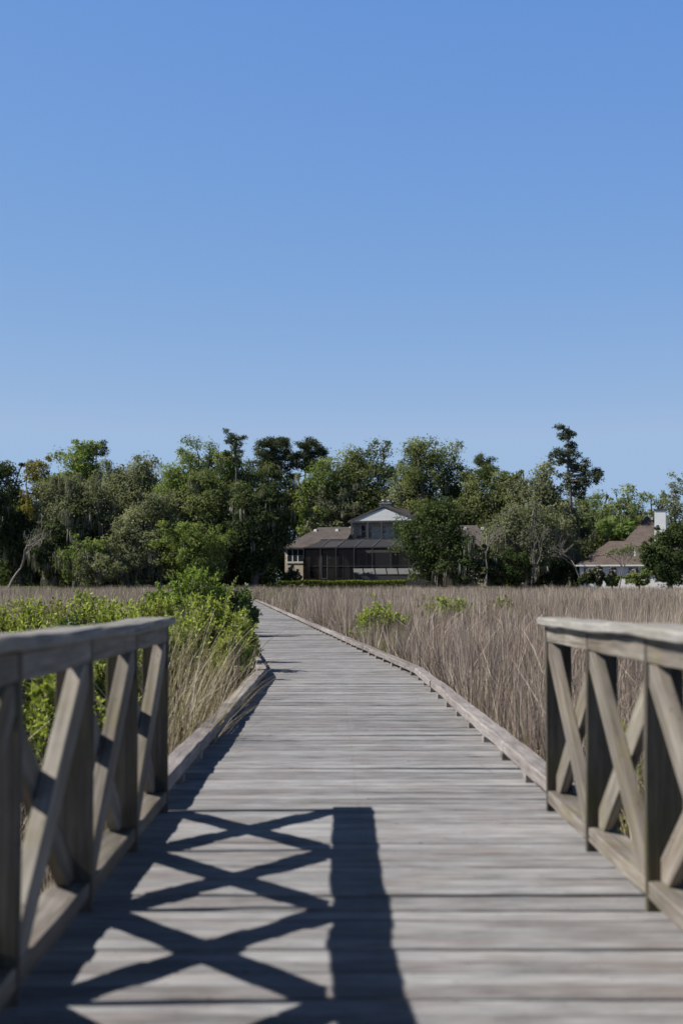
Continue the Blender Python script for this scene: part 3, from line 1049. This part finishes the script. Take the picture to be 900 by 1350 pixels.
oak(640, 171, 603, 94, 'oak with a flat dark crown right of the tallest oak', 216, 'oak', 0.12, 56, 50)
oak(612, 176, 622, 70, 'pale green oak filling the gap behind the flat crowned oak', 231, 'oak_grey', 0.12, 44, 30)
oak(706, 161, 611, 86, 'olive oak just left of the tall lone pine', 217, 'oak_grey', 0.18, 56, 40)
oak(690, 152, 655, 100, 'olive oak in front with pale limbs showing through its crown', 218, 'oak_grey', 0.12, 50, 40, 0.28, 100, bark='pale_bark', limbs=40)
oak(735, 155, 668, 70, 'low oak at the foot of the lone pine, with bare pale twigs', 219, 'oak_grey', 0.08, 40, 25, 0.28, 90, bark='pale_bark', limbs=34)
oak(785, 172, 640, 80, 'light green tree close right of the lone pine', 220, 'spring', 0.2, 34, 0, 0.27, 120, 0.85)
oak(768, 176, 655, 70, 'dark green oak low behind the lone pine', 232, 'oak', 0.1, 40, 10)
oak(822, 178, 631, 74, 'airy pale tree over the brown roof of the white house', 221, 'spring', 0.3, 28, 0, 0.26, 110, 0.75)
oak(858, 180, 640, 60, 'airy green tree behind the white chimney', 222, 'spring', 0.3, 26, 0, 0.26, 110, 0.75)
oak(900, 174, 621, 66, 'tall light oak at the right end of the tree line', 223, 'oak_grey', 0.25, 36, 10, 0.27, 120, 0.85)
oak(815, 170, 668, 84, 'dark bushy oak behind the ridge of the white house', 233, 'oak', 0.1, 44, 10)
oak(22, 172, 640, 70, 'dim oak filling the gap behind the rust leaved tree', 234, 'oak_dark', 0.1, 44, 30)
oak(215, 174, 622, 80, 'dim oak filling the gap behind the broad mossy oak', 235, 'oak', 0.1, 44, 30)
oak(375, 183, 625, 80, 'dim oak showing between the dark pines and the house', 236, 'oak', 0.08, 44, 30)
oak(140, 160, 640, 84, 'mossy oak leaning out under the broad mossy oak', 240, 'oak_grey', 0.16, 50, 90)
oak(238, 157, 604, 80, 'olive green oak left of the airy light tree', 241, 'oak_bright', 0.2, 46, 40)
oak(304, 180, 590, 66, 'leafy green oak crown between the airy tree and the dark pines', 242, 'oak_bright', 0.2, 44, 20)
oak(30, 158, 668, 64, 'low dark oak below the rust leaved tree', 243, 'oak_dark', 0.08, 44, 50)
oak(72, 154, 690, 60, 'shadowy low oak with drooping moss near the marsh at left', 244, 'oak_dark', 0.06, 40, 60)
oak(170, 151, 700, 84, 'spreading grey green oak low over the marsh edge', 245, 'oak_grey', 0.04, 48, 40)
oak(520, 178, 590, 66, 'thin feathery oak top just left of the tallest oak', 246, 'spring', 0.2, 40, 20, 0.26, 140, 0.95)
oak(672, 168, 622, 66, 'dull green oak filling the line left of the olive oak', 247, 'oak', 0.08, 46, 40)
oak(740, 166, 650, 60, 'grey green oak around the foot of the lone pine', 248, 'oak_grey', 0.06, 42, 30)
# dark evergreens in front of the houses
oak(570, 148, 657, 124, 'dark spreading cedar standing in front of the screened porch', 224, 'cedar', 0.05, 70, 0, 0.26, 105, 0.95, 0.7, cat='cedar', group=T, name='cedar_tree', trunk_r=0.3, pointy=0.42)
oak(605, 146, 712, 66, 'grey twigged low cedar at the right foot of the dark spreading cedar', 225, 'cedar', 0.04, 44, 30, 0.25, 160, cat='cedar', group=T, name='cedar_tree', trunk_r=0.2, bark='pale_bark', limbs=18)
oak(882, 141, 690, 96, 'dark pointed cedar hiding the right half of the white house', 226, 'cedar', 0.03, 66, 0, 0.25, 190, 0.95, 0.7, cat='cedar', group=T, name='cedar_tree', pointy=0.5, trunk_r=0.25)
oak(254, 149, 688, 96, 'low bright green tree behind the tallest marsh bush', 227, 'oak_bright', 0.08, 48, 0, 0.27, 160, trunk_r=0.2)
oak(112, 149, 706, 64, 'drooping yellow green shrub tree at the foot of the mossy oak', 228, 'oak_bright', 0.05, 36, 40, 0.24, 160, trunk_r=0.15)
oak(128, 147, 728, 62, 'low dull olive thicket bush at the marsh edge on the left', 229, 'oak_grey', 0.02, 34, 0, 0.22, 170, trunk_r=0.12)
oak(662, 147, 722, 70, 'low dark thicket tree between the cedar and the bare pale sapling', 230, 'cedar', 0.03, 40, 0, 0.24, 160, trunk_r=0.14)
oak(722, 154, 728, 60, 'low dark thicket tree left of the white house', 237, 'oak_dark', 0.03, 36, 0, 0.24, 160, trunk_r=0.14, bark='pale_bark')

def pine(px, d, top, label, seed, whorls, mat='pine', cat='pine', trunk_r=0.26, leaf=0.34, per=260):
    """whorls: (height px row, left px, right px, thickness m) of flat needle masses."""
    r = np.random.default_rng(seed)
    b = P(px, HY, d)
    H = P(px, top, d).z - GZ
    root = tag(empty('pine_tree', (b.x, d, GZ)), label, cat, T)
    tr, lf = MB(), MB()
    z = np.linspace(-.3, H, 9)
    wv = np.cumsum(r.normal(0, .09, (9, 2)), axis=0)
    tp = np.stack([wv[:, 0], wv[:, 1], z], 1)
    tr.tube(tp, np.linspace(trunk_r, 0.05, 9), 7)
    cl, rad = [], []
    for row, l, rr_, th in whorls:
        zc = P(px, row, d).z - GZ
        xl, xr = (l - px) / F * d, (rr_ - px) / F * d
        nb = max(4, int((xr - xl) / 0.36))
        s0 = np.array([np.interp(zc, z, tp[:, 0]), np.interp(zc, z, tp[:, 1]), zc - .25])
        for i in range(nb):
            f = r.uniform(0, 1)
            x = xl + (xr - xl) * f
            ry = (xr - xl) * .4
            e = np.array([x, r.uniform(-ry, ry), zc + r.normal(0, th * .45)])
            cl.append(e)
            rad.append(r.uniform(.45, .85) * max(.7, th))
            tr.tube(bez(s0, (s0 + e) / 2 + np.array([0, 0, -.15]), e, 5), np.linspace(.10, .03, 5), 4)
    crown_leaves(lf, cl, rad, per, leaf, r, 0.6, 0.10, 0.35)
    tr.build('trunk', M['bark'], root, True)
    lf.build('crown', M[mat], root)

pine(752, 158, 562, 'tall lone pine standing clear above the tree line', 301,
     [(566, 735, 757, .6), (574, 733, 758, .8), (586, 742, 756, .5), (598, 728, 752, .9), (606, 727, 764, .8), (612, 750, 780, .8), (624, 756, 790, .9), (618, 765, 784, .7), (632, 734, 790, .8), (640, 738, 776, .7), (650, 745, 770, .6)])
pine(362, 184, 574, 'left one of the two dark pines over the oaks', 302,
     [(580, 348, 376, 1.0), (590, 338, 385, 1.2), (602, 340, 390, 1.2), (614, 345, 388, 1.1), (583, 355, 381, 1.0), (608, 336, 372, 1.1), (626, 344, 392, 1.2)])
pine(408, 184, 583, 'right one of the two dark pines, leaning over the house', 303,
     [(588, 392, 424, 1.0), (598, 388, 432, 1.1), (608, 390, 428, 1.2), (620, 396, 420, 1.0), (593, 398, 430, 1.1), (603, 384, 410, 1.1), (613, 388, 434, 1.1)])
pine(311, 176, 572, 'small dark pine top rising left of the two dark pines', 304,
     [(577, 297, 325, .9), (588, 298, 318, 1.0), (600, 296, 326, .9)])
pine(642, 178, 602, 'dark pine top peeping over the flat crowned oak', 305,
     [(607, 630, 654, .9), (616, 625, 656, 1.0)])
pine(127, 174, 584, 'small dark pine top right of the bright topped oak', 306,
     [(588, 118, 137, .8), (597, 116, 140, .9)])

def palm(px, d, top, label, seed):
    r = np.random.default_rng(seed)
    b = P(px, HY, d)
    H = P(px, top, d).z - GZ - 0.6
    root = tag(empty('palm_tree', (b.x, d, GZ)), label, 'palm', 'cabbage palms behind the white house')
    tr, lf = MB(), MB()
    tr.tube([(0, 0, -.2), (.05, 0, H * .5), (0, 0, H - .5)], [.2, .17, .18], 7)
    for i in range(34):
        a = r.uniform(0, 6.28)
        el_ = r.uniform(-0.7, 1.2)
        dv = np.array([math.cos(a) * math.cos(el_), math.sin(a) * math.cos(el_), math.sin(el_)])
        hub = np.array([0, 0, H - .3]) + dv * r.uniform(.6, .95)
        side = np.cross(dv, [0, 0, 1])
        side /= np.linalg.norm(side) + 1e-6
        for k in np.linspace(-1.15, 1.15, 13):
            f = dv * math.cos(k) + side * math.sin(k)
            tip = hub + f * r.uniform(.7, 1.0) + np.array([0, 0, -.22 * abs(k) - .15])
            w = np.cross(f, [0, 0, 1.0]) * .055
            lf.add([hub, hub + f * .5 + w, tip, hub + f * .5 - w], [[[0, 1, 2, 3]]], r.uniform(.2, .9))
    tr.build('trunk', M['bark'], root, True)
    lf.build('crown', M['palm'], root)
palm(800, 164, 684, 'cabbage palm with a round fan crown behind the brown roof, left one', 311)
palm(826, 166, 686, 'cabbage palm close behind the brown roof, nearer the white chimney', 312)

def bare_tree(px, d, top, wpx, label, seed, lean=0.0, leaves=0, levels=6, r0=0.11, g0=None):
    r = np.random.default_rng(seed)
    g0 = GZ if g0 is None else g0
    b = P(px, HY, d)
    H = P(px, top, d).z - g0
    root = tag(empty('bare_tree', (b.x, d, g0)), label, 'bare tree', 'leafless pale trees at the shore')
    tr, lf = MB(), MB()
    tips = []
    def grow(p, dv, L, rad, lv):
        e = p + dv * L
        m = (p + e) / 2 + r.normal(0, L * .10, 3)
        tr.tube(bez(p, m, e, 5), np.linspace(rad, rad * .62, 5), 5 if lv > 2 else 4)
        if lv == 0:
            tips.append(e)
            return
        for k in range(3 if lv < 4 else 2):
            a = r.uniform(0, 6.28)
            s = r.uniform(.35, .85)
            nd = dv + s * np.array([math.cos(a) * wpx / 60, math.sin(a) * .8, r.uniform(-.25, .35)])
            nd /= np.linalg.norm(nd)
            grow(e, nd, L * r.uniform(.62, .85), rad * .6, lv - 1)
    d0 = np.array([lean, 0, 1.0])
    d0 /= np.linalg.norm(d0)
    grow(np.array([0, 0, -.2]), d0, H * .36, r0, levels - 1)
    tr.build('trunk', M['pale_bark'], root, True)
    if leaves:
        crown_leaves(lf, tips, np.full(len(tips), .35), leaves, .2, r)
        lf.build('crown', M['oak_grey'], root)
bare_tree(642, 144, 694, 60, 'bare pale sapling right of the cedars', 321)
bare_tree(768, 144, 702, 90, 'bare grey tree spreading at the left corner of the white house', 322, -0.35)
bare_tree(814, 138, 722, 60, 'thin silvery half dead tree in front of the white house wall', 323, 0.2, 45, 5, .10, 1.2)
bare_tree(12, 146, 688, 80, 'pale crooked leafless tree at the foot of the far left oak', 324, 0.6, 0, 5, .17)
bare_tree(700, 146, 700, 70, 'leafless tree with many thin limbs among the olive oaks', 325, 0.15)

# understorey: an uncountable tangle along the marsh edge
r = np.random.default_rng(77)
us = MB()
cl, rad = [], []
for i in range(900):
    px = r.uniform(-90, 990)
    d = r.uniform(156, 188)
    h = r.uniform(0.6, 4.2)
    b = P(px, HY, d)
    if (-7 < b.x < 19 and d < 174) or (23 < b.x < 44 and d < 166):
        continue
    cl.append(np.array([b.x, d, GZ + h * .6]))
    rad.append(r.uniform(.9, 1.7))
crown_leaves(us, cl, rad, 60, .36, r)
wd = MB()
cl, rad = [], []
for i in range(560):
    px = r.uniform(-140, 1040)
    d = r.uniform(183, 205)
    b = P(px, HY, d)
    cl.append(np.array([b.x, d, GZ + r.uniform(0.5, 9.0)]))
    rad.append(r.uniform(1.3, 2.4))
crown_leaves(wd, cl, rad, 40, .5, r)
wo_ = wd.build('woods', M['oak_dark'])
struct(wo_, 'stuff')
wo_['label'] = 'dim dense wood behind the shore trees and the houses'
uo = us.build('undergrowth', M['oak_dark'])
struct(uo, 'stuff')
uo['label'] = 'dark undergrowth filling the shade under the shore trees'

# ------------------------------------------------------------------ houses
def roof_mat(name, lo, hi, sc=0.9):
    k = NT(name)
    tc = k.n('ShaderNodeTexCoord').outputs['Object']
    n1 = k.noise(k.mapping(tc, (1, 1, 3)), sc, 6, 0.7)
    n2 = k.noise(k.mapping(tc, (6, 6, 9)), 1.0, 3, 0.6)
    v = k.math('ADD', k.math('MULTIPLY', n1, 0.65), k.math('MULTIPLY', n2, 0.35))
    c = k.ramp(v, [(0.32, lo), (0.66, hi)])
    p = k.n('ShaderNodeBsdfPrincipled')
    k.l(c, p.inputs['Base Color'])
    p.inputs['Roughness'].default_value = 0.92
    p.inputs['Specular IOR Level'].default_value = 0.15
    k.l(p.outputs[0], k.out.inputs[0])
    return k.m
M['shingle'] = roof_mat('brown_shingles', (0.050, 0.043, 0.041), (0.115, 0.099, 0.093))
M['shingle_red'] = roof_mat('reddish_brown_shingles', (0.066, 0.053, 0.047), (0.145, 0.113, 0.100))
M['beige'] = plain_mat('beige_stucco', (0.46, 0.40, 0.31), 0.9, 0.15, 0.12, 1.4)
M['grey_wall'] = plain_mat('grey_siding', (0.46, 0.46, 0.45), 0.85, 0.2, 0.12, 1.4)
M['grey_brick'] = plain_mat('grey_painted_brick', (0.20, 0.20, 0.195), 0.9, 0.1, 0.2, 3)
M['pale_siding'] = plain_mat('pale_gable_boards', (0.62, 0.63, 0.62), 0.8, 0.2, 0.10, 1.2, stretch=(0.4, 1, 4))
M['white'] = plain_mat('white_paint', (0.78, 0.78, 0.76), 0.7, 0.3, 0.06, 1.2)
M['trim'] = plain_mat('dark_trim', (0.06, 0.055, 0.05), 0.6, 0.3)
M['bronze'] = plain_mat('bronze_aluminium', (0.035, 0.032, 0.030), 0.45, 0.4)
M['alu'] = plain_mat('pale_aluminium_bar', (0.45, 0.45, 0.46), 0.4, 0.5)
M['flue'] = plain_mat('galvanised_flue', (0.13, 0.15, 0.18), 0.5, 0.6, 0.2, 4)
M['concrete'] = plain_mat('pale_pool_deck', (0.12, 0.12, 0.119), 0.9, 0.1, 0.15, 1.0)
def glass_mat():
    k = NT('dark_window_glass')
    p = k.n('ShaderNodeBsdfPrincipled')
    p.inputs['Base Color'].default_value = (0.025, 0.03, 0.035, 1)
    p.inputs['Roughness'].default_value = 0.06
    p.inputs['Specular IOR Level'].default_value = 0.6
    k.l(p.outputs[0], k.out.inputs[0])
    return k.m
M['glass'] = glass_mat()
def screen_mat(name, col, alpha, gloss=0.0):
    k = NT(name)
    d = k.n('ShaderNodeBsdfDiffuse')
    d.inputs[0].default_value = (*col, 1)
    t = k.n('ShaderNodeBsdfTransparent')
    m = k.n('ShaderNodeMixShader')
    m.inputs[0].default_value = alpha
    k.l(t.outputs[0], m.inputs[1])
    k.l(d.outputs[0], m.inputs[2])
    k.l(m.outputs[0], k.out.inputs[0])
    return k.m
M['screen'] = screen_mat('dark_insect_screen', (0.016, 0.016, 0.020), 0.60)
M['screen_roof'] = screen_mat('dark_screen_roof', (0.050, 0.050, 0.056), 0.80)

SC = 160 / F
class House:
    """Local axes: x to the right along the front, y into the house, z up from the ground; px/row of the photo give x and z."""
    def __init__(self, name, pxc, d, gz, yaw, label, cat):
        b = P(pxc, HY, d)
        self.root = tag(empty(name, (b.x, d, gz), (0, 0, R(yaw))), label, cat)
        self.pxc, self.d, self.gz, self.sc = pxc, d, gz, d / F
    def X(self, px, y=0.0):
        a = abs(self.root.rotation_euler.z)
        return ((px - self.pxc) * self.sc - y * math.sin(a)) / math.cos(a)
    def Z(self, row):
        return ZC - (row - HY) * self.sc - self.gz
    def part(self, name, mb, mat, parent=None):
        return mb.build(name, M[mat], parent or self.root)

def hip(mb, x0, x1, y0, y1, z0, z1, rx0, rx1, ov=0.35, th=0.14):
    """Hip roof over x0..x1, y0..y1, ridge from rx0 to rx1 at mid depth."""
    x0 -= ov; x1 += ov; y0 -= ov; y1 += ov
    ym = (y0 + y1) / 2
    v = [(x0, y0, z0), (x1, y0, z0), (x1, y1, z0), (x0, y1, z0), (rx0, ym, z1), (rx1, ym, z1),
         (x0, y0, z0 - th), (x1, y0, z0 - th), (x1, y1, z0 - th), (x0, y1, z0 - th)]
    mb.add(v, [[[0, 1, 5, 4], [2, 3, 4, 5], [0, 6, 7, 1], [1, 7, 8, 2], [2, 8, 9, 3], [3, 9, 6, 0], [6, 9, 8, 7]], [[1, 2, 5], [3, 0, 4]]])

def window(h, x0, x1, z0, z1, y, lights=1, fmat='white', parent=None, name='window', proud=0.05, mid=True):
    f = MB()
    t = 0.07
    f.box(x0 - t, x0, y - proud, y, z0 - t, z1 + t)
    f.box(x1, x1 + t, y - proud, y, z0 - t, z1 + t)
    f.box(x0, x1, y - proud, y, z1, z1 + t)
    f.box(x0, x1, y - proud, y, z0 - t, z0)
    for k in range(1, lights):
        xm = x0 + (x1 - x0) * k / lights
        f.box(xm - .045, xm + .045, y - proud, y, z0, z1)
    if mid:
        zm = (z0 + z1) / 2
        xs_ = [x0] + [x0 + (x1 - x0) * k / lights for k in range(1, lights)] + [x1]
        for a, b in zip(xs_[:-1], xs_[1:]):
            f.box(a + (.045 if a > x0 else 0), b - (.045 if b < x1 else 0), y - proud + .012, y, zm - .025, zm + .025)
    fo = h.part(name, f, fmat, parent)
    g = MB()
    g.box(x0 + .001, x1 - .001, y - 0.02, y - 0.012, z0 + .001, z1 - .001)
    h.part('pane', g, 'glass', fo)
    return fo

# --- main house behind the marsh
h = House('beige_house', 505, 161, GZ - 0.0, -19, 'beige two storey house with brown hip roofs, white gable and a dark screened porch', 'house')
X, Z = h.X, h.Z
eave, ridge = Z(721), Z(692)
wl = MB()
wl.box(X(374), X(461), 0, 9, -0.2, eave - .02)            # left wing
h.part('wall', wl, 'beige')
wl = MB()
wl.box(X(547), X(636), 0, 9, -0.2, eave - .02)            # right wing
h.part('wall', wl, 'beige')
wl = MB()
wl.box(X(461) + .002, X(547) - .002, 0.6, 10, -0.2, Z(711))
wl.box(X(461) + .002, X(547) - .002, 2.4, 10, Z(711), Z(686))
wl.box(X(461) + .002, X(461) + .2, 0.6, 2.4, Z(711), Z(686))
wl.box(X(547) - .2, X(547) - .002, 0.6, 2.4, Z(711), Z(686))
h.part('wall', wl, 'grey_wall')
rf = MB()
hip(rf, X(374), X(461), 0, 9, eave, ridge, X(402), X(461) + 1.5)
rf1 = h.part('roof', rf, 'shingle')
rf = MB()
hip(rf, X(547), X(636), 0, 9, eave, ridge, X(547) - 1.5, X(624) - 1.0)
rf2 = h.part('roof', rf, 'shingle')
def vents(pts, par):
    for px, row in pts:
        v = MB()
        zz = Z(row)
        f = (zz - eave) / (ridge - eave)
        yy = -0.35 + f * 4.85
        v.prism([(X(px) - .2, zz - .1), (X(px) + .2, zz - .1), (X(px) + .15, zz + .18), (X(px) - .15, zz + .18)], 'y', yy - .25, yy + .2)
        h.part('roof_vent', v, 'white', par)
vents([(401.5, 697), (431, 697), (448, 694)], rf1)
vents([(600, 697), (622, 697)], rf2)
# cross gable slope between left wing and the tall block
rf = MB()
rf.add([(X(431), -1.2, Z(713)), (X(461) - .02, -1.2, Z(713)), (X(461) - .02, 2.2, Z(690)), (X(461) - .02, 2.3, Z(713))], [[[0, 1, 2]], [[0, 2, 3]], [[1, 3, 2]], [[0, 3, 1]]])
h.part('porch_roof', rf, 'shingle')
# gable
gl = MB()
zg = Z(686)
gl.prism([(X(461), zg), (X(547), zg), (X(504), Z(669.5))], 'y', 0.45, 0.65)
h.part('gable', gl, 'pale_siding')
gr_ = MB()
for a, b in (((X(457), zg - .22), (X(504), Z(668))), ((X(504), Z(668)), (X(551), zg - .22))):
    gr_.prism([a, b, (b[0], b[1] + .22), (a[0], a[1] + .22)], 'y', 0.36, 10.4)
h.part('roof', gr_, 'shingle')
bm_ = MB()
bm_.box(X(459), X(549), 0.3, 0.62, zg - .2, zg - .001)
h.part('beam', bm_, 'trim')
ch = MB()
ch.box(X(504, 4), X(519, 4), 3.4, 4.6, Z(680), Z(662))
ch.box(X(503.2, 4), X(519.8, 4), 3.3, 4.7, Z(662), Z(660.6))
cho = h.part('chimney', ch, 'grey_brick')
for px in (507.5, 515):
    fl = MB()
    fl.tube([(X(px, 4), 4, Z(660.6)), (X(px, 4), 4, Z(657.6)), (X(px, 4), 4, Z(657.5)), (X(px, 4), 4, Z(656.6))], [.17, .17, .28, .24], 10)
    fl.box(X(px, 4) - .12, X(px, 4) + .12, 3.88, 4.12, Z(656.9), Z(656.5))
    h.part('flue', fl, 'flue', cho)
# balcony
bf = MB()
bf.box(X(461), X(547), 0.2, 0.6, Z(712.5), Z(711))
bf.box(X(461) + .21, X(547) - .21, 0.61, 2.39, Z(711.6), Z(710.7))
bal = h.part('balcony', bf, 'grey_wall')
for px in (462.5, 484, 502, 524, 545.5):
    p = MB()
    p.box(X(px) - .09, X(px) + .09, 0.25, 0.43, Z(711), zg - .2)
    h.part('post', p, 'trim', bal)
rl = MB()
rl.box(X(463.5), X(545), 0.31, 0.36, Z(700.5), Z(699.7))
rl.box(X(463.5), X(545), 0.31, 0.36, Z(710), Z(709.5))
for px in np.arange(465, 545, 1.6):
    rl.box(X(px) - .012, X(px) + .012, 0.32, 0.35, Z(709.5), Z(700.5))
h.part('balustrade', rl, 'bronze', bal)
window(h, X(477, 2.4), X(483, 2.4), Z(708), Z(691), 2.4, 1, 'white', name='door')
window(h, X(486, 2.4), X(491.5, 2.4), Z(708), Z(691), 2.4, 1, 'white', name='door')
window(h, X(504.5, 2.4), X(510, 2.4), Z(702), Z(691), 2.4, 1, 'white')
window(h, X(520, 2.4), X(528, 2.4), Z(704), Z(691), 2.4, 1, 'white')
window(h, X(377.5), X(399), Z(740), Z(723.5), 0, 3, 'white')
# frieze and sill bands on the left wing
tb = MB()
tb.box(X(374) - .03, X(461), -.06, -.002, eave - .26, eave - .02)
tb.box(X(376), X(400.5), -.09, -.052, Z(742), Z(741))
h.part('trim', tb, 'beige')
# ground-floor doors behind the screen
for a, b in ((408, 414), (424, 431), (446, 452), (472, 480), (482, 490), (515, 524)):
    window(h, X(a), X(b), Z(762), Z(729), 0.0 if b < 461 else 0.6, 1, 'white', name='door', mid=False)
# screened pool enclosure
Yf = -5.5
x0, x1, zt, ze = X(401, Yf), X(562, Yf), Z(712.5), Z(723)
sp = MB()
sp.box(x0, x1, Yf, Yf + .02, 0.0, ze)
sp.box(x0, x0 + .02, Yf + .03, -.4, 0.0, ze)
sp.box(x1 - .02, x1, Yf + .03, -.4, 0.0, ze)
enc = h.part('screen_enclosure', sp, 'screen')
nb = [401, 423, 443, 466, 489, 512, 535, 562]
xt = [X(421, Yf + 2)] + [X(p, Yf) for p in nb[1:-1]] + [x1 - 1.6]
xe = [X(p, Yf) for p in nb]
sr = MB()
for i in range(7):
    sr.add([(xe[i] + .03, Yf + .02, ze), (xe[i + 1] - .03, Yf + .02, ze), (xt[i + 1] - .03 + .25, Yf + 2.2, zt), (xt[i] + .03 + .25, Yf + 2.2, zt)], [[[0, 1, 2, 3]]])
sr.add([(x0, Yf + .05, ze), (x0, -.4, ze), (xt[0] + .22, -.4, zt), (xt[0] + .22, Yf + 2.2, zt)], [[[0, 1, 2, 3]]])
sr.add([(xt[0] + .25, Yf + 2.24, zt), (xt[-1] + .25, Yf + 2.24, zt), (xt[-1] + .25, .1, zt), (xt[0] + .25, .1, zt)], [[[0, 1, 2, 3]]])
h.part('screen_roof', sr, 'screen_roof', enc)
fb = MB()
for x in xe:
    fb.box(x - .05, x + .05, Yf - .07, Yf - .005, 0, ze + .02)
fb.box(x0, x1, Yf - .06, Yf - .012, ze - .06, ze + .06)
fb.box(x0, x1, Yf - .06, Yf - .012, Z(747) - .04, Z(747) + .04)
fb.box(xt[0], xt[-1] + .3, Yf + 2.14, Yf + 2.26, zt + .005, zt + .09)
h.part('frame', fb, 'bronze', enc)
rb = MB()
for i in range(1, 7):
    rb.tube([(xe[i], Yf + .0, ze + .07), (xt[i] + .25, Yf + 2.2, zt + .07)], [.055, .055], 4)
h.part('rafter', rb, 'alu', enc)
# low lean-to of pale panels along the foot of the enclosure
for i, (a, b) in enumerate(zip((465, 478, 492.5, 507, 521, 535, 549), (476.5, 491, 505.5, 519.5, 533.5, 547.5, 561))):
    lp = MB()
    lp.add([(X(a, Yf) + .5, Yf - 1.3, Z(757)), (X(b, Yf) + .5, Yf - 1.3, Z(757)), (X(b, Yf), Yf - .08, Z(750)), (X(a, Yf), Yf - .08, Z(750)),
            (X(a, Yf) + .5, Yf - 1.3, Z(757) - .06), (X(b, Yf) + .5, Yf - 1.3, Z(757) - .06), (X(b, Yf), Yf - .08, Z(750) - .06), (X(a, Yf), Yf - .08, Z(750) - .06)],
           [[[0, 1, 2, 3], [7, 6, 5, 4], [0, 4, 5, 1], [2, 6, 7, 3], [0, 3, 7, 4], [1, 5, 6, 2]]])
    h.part('lean_to_panel', lp, 'concrete', enc)
lw = MB()
lw.box(X(466, Yf) + .5, X(561, Yf) + .5, Yf - 1.24, Yf - 1.16, 0.0, Z(757) - .07)
h.part('lean_to_wall', lw, 'bronze', enc)
pd = MB()
pd.box(x0 + .05, x1 - .05, Yf + .06, -.05, 0.0, 0.08)
h.part('pool_deck', pd, 'concrete', enc)

# objects on the porch: seen dimly through the screen
hr = np.random.default_rng(91)
def hedge(pxa, pxb, d, top, label, seed):
    r = np.random.default_rng(seed)
    a, b = P(pxa, HY, d), P(pxb, HY, d)
    H = P(0, top, d).z - GZ + 0.35
    root = tag(empty('hedge', ((a.x + b.x) / 2, d, GZ - .35)), label, 'hedge')
    L = b.x - a.x
    lf = MB()
    n = int(L * 900)
    p = np.stack([r.uniform(-L / 2, L / 2, n), r.uniform(-.5, .5, n), H * r.uniform(0, 1, n) ** .6], 1)
    p[:, 2] = np.where(r.random(n) < .5, H + .05 * np.sin(p[:, 0] * 1.3) - np.abs(r.normal(0, .05, n)), p[:, 2])
    v, q_ = leaf_quads(p, r.normal(0, 1, (n, 3)) + [0, 0, .6], 0, .14 * r.uniform(.6, 1.3, n), r, .7)
    lf.add(v, [q_], np.repeat(np.clip(r.normal(.5, .2, n), 0, 1), 4))
    st_ = MB()
    for x in np.arange(-L / 2 + .3, L / 2, .6):
        st_.tube([(x, 0, 0), (x + r.normal(0, .05), 0, H * .5), (x, 0, H * .8)], [.03, .025, .015], 4)
    st_.build('stems', M['stem'], root)
    lf.build('leaves', M['hedge'], root)
hedge(366, 534, 150.5, 766.2, 'long low clipped yellow green hedge in front of the house', 401)
for px, d, top, w, lab, sd, mt in ((384, 153.5, 752, 26, 'small dark garden bush at the left corner of the beige house', 411, 'oak_dark'),
                                   (842, 140, 753, 34, 'rounded green garden bush by the white wall, left of the pointed cedar', 412, 'oak_bright'),
                                   (806, 141, 756, 20, 'low round garden bush under the middle window of the white house', 414, 'oak_bright'),
                                   (788, 140.5, 750, 14, 'narrow dark upright garden bush against the white wall', 415, 'oak_dark'),
                                   (773, 141, 752, 22, 'small dark garden bush against the left end of the white wall', 413, 'oak_dark')):
    oak(px, d, top, w, lab, sd, mt, 0.02, 26, 0, 0.18, 260, trunk_r=0.08, limbs=6, cat='bush', group='garden bushes by the houses', name='garden_bush')

# --- white house on the right
h = House('white_house', 815, 149, 1.0, -17, 'single storey white house with a reddish brown roof and tall white chimney', 'house')
X, Z = h.X, h.Z
eave, ridge = Z(744.5), Z(711.5)
wl = MB()
wl.box(X(766), X(905), 0, 10, -.5, eave - .03)
wall_w = h.part('wall', wl, 'white')
rf = MB()
hip(rf, X(766), X(905), 0, 10, eave, ridge, X(797), X(880), 0.36)
h.part('roof', rf, 'shingle_red')
ed = MB()
ed.box(X(766) - .37, X(905) + .36, -.44, -.365, eave - .16, eave - .005)
h.part('fascia', ed, 'white')
rf = MB()
hip(rf, X(846, 9), X(912, 9), 5, 15, Z(711) - .5, Z(676), X(877, 10) - .1, X(877, 10) + .1, 0.1)
h.part('roof', rf, 'shingle_red')
ch = MB()
ch.box(X(869.5, 3.6), X(883.5, 3.6), 3.0, 4.3, Z(722), Z(672))
cho = h.part('chimney', ch, 'white')
ch = MB()
ch.box(X(868.8, 3.6), X(884.2, 3.6), 2.93, 4.37, Z(672), Z(670.0))
h.part('chimney_cap', ch, 'trim', cho)
vp = MB()
vp.tube([(X(835.5), -.1, Z(733)), (X(835.5), -.1, Z(724.5))], [.10, .10], 8)
h.part('vent_pipe', vp, 'white')
for a, b, z0, z1 in ((771, 777, 762, 748), (790, 793.5, 764, 748), (803, 812, 757, 748), (827, 839, 757, 748)):
    window(h, X(a), X(b), Z(z0), Z(z1), 0, 1, 'white')
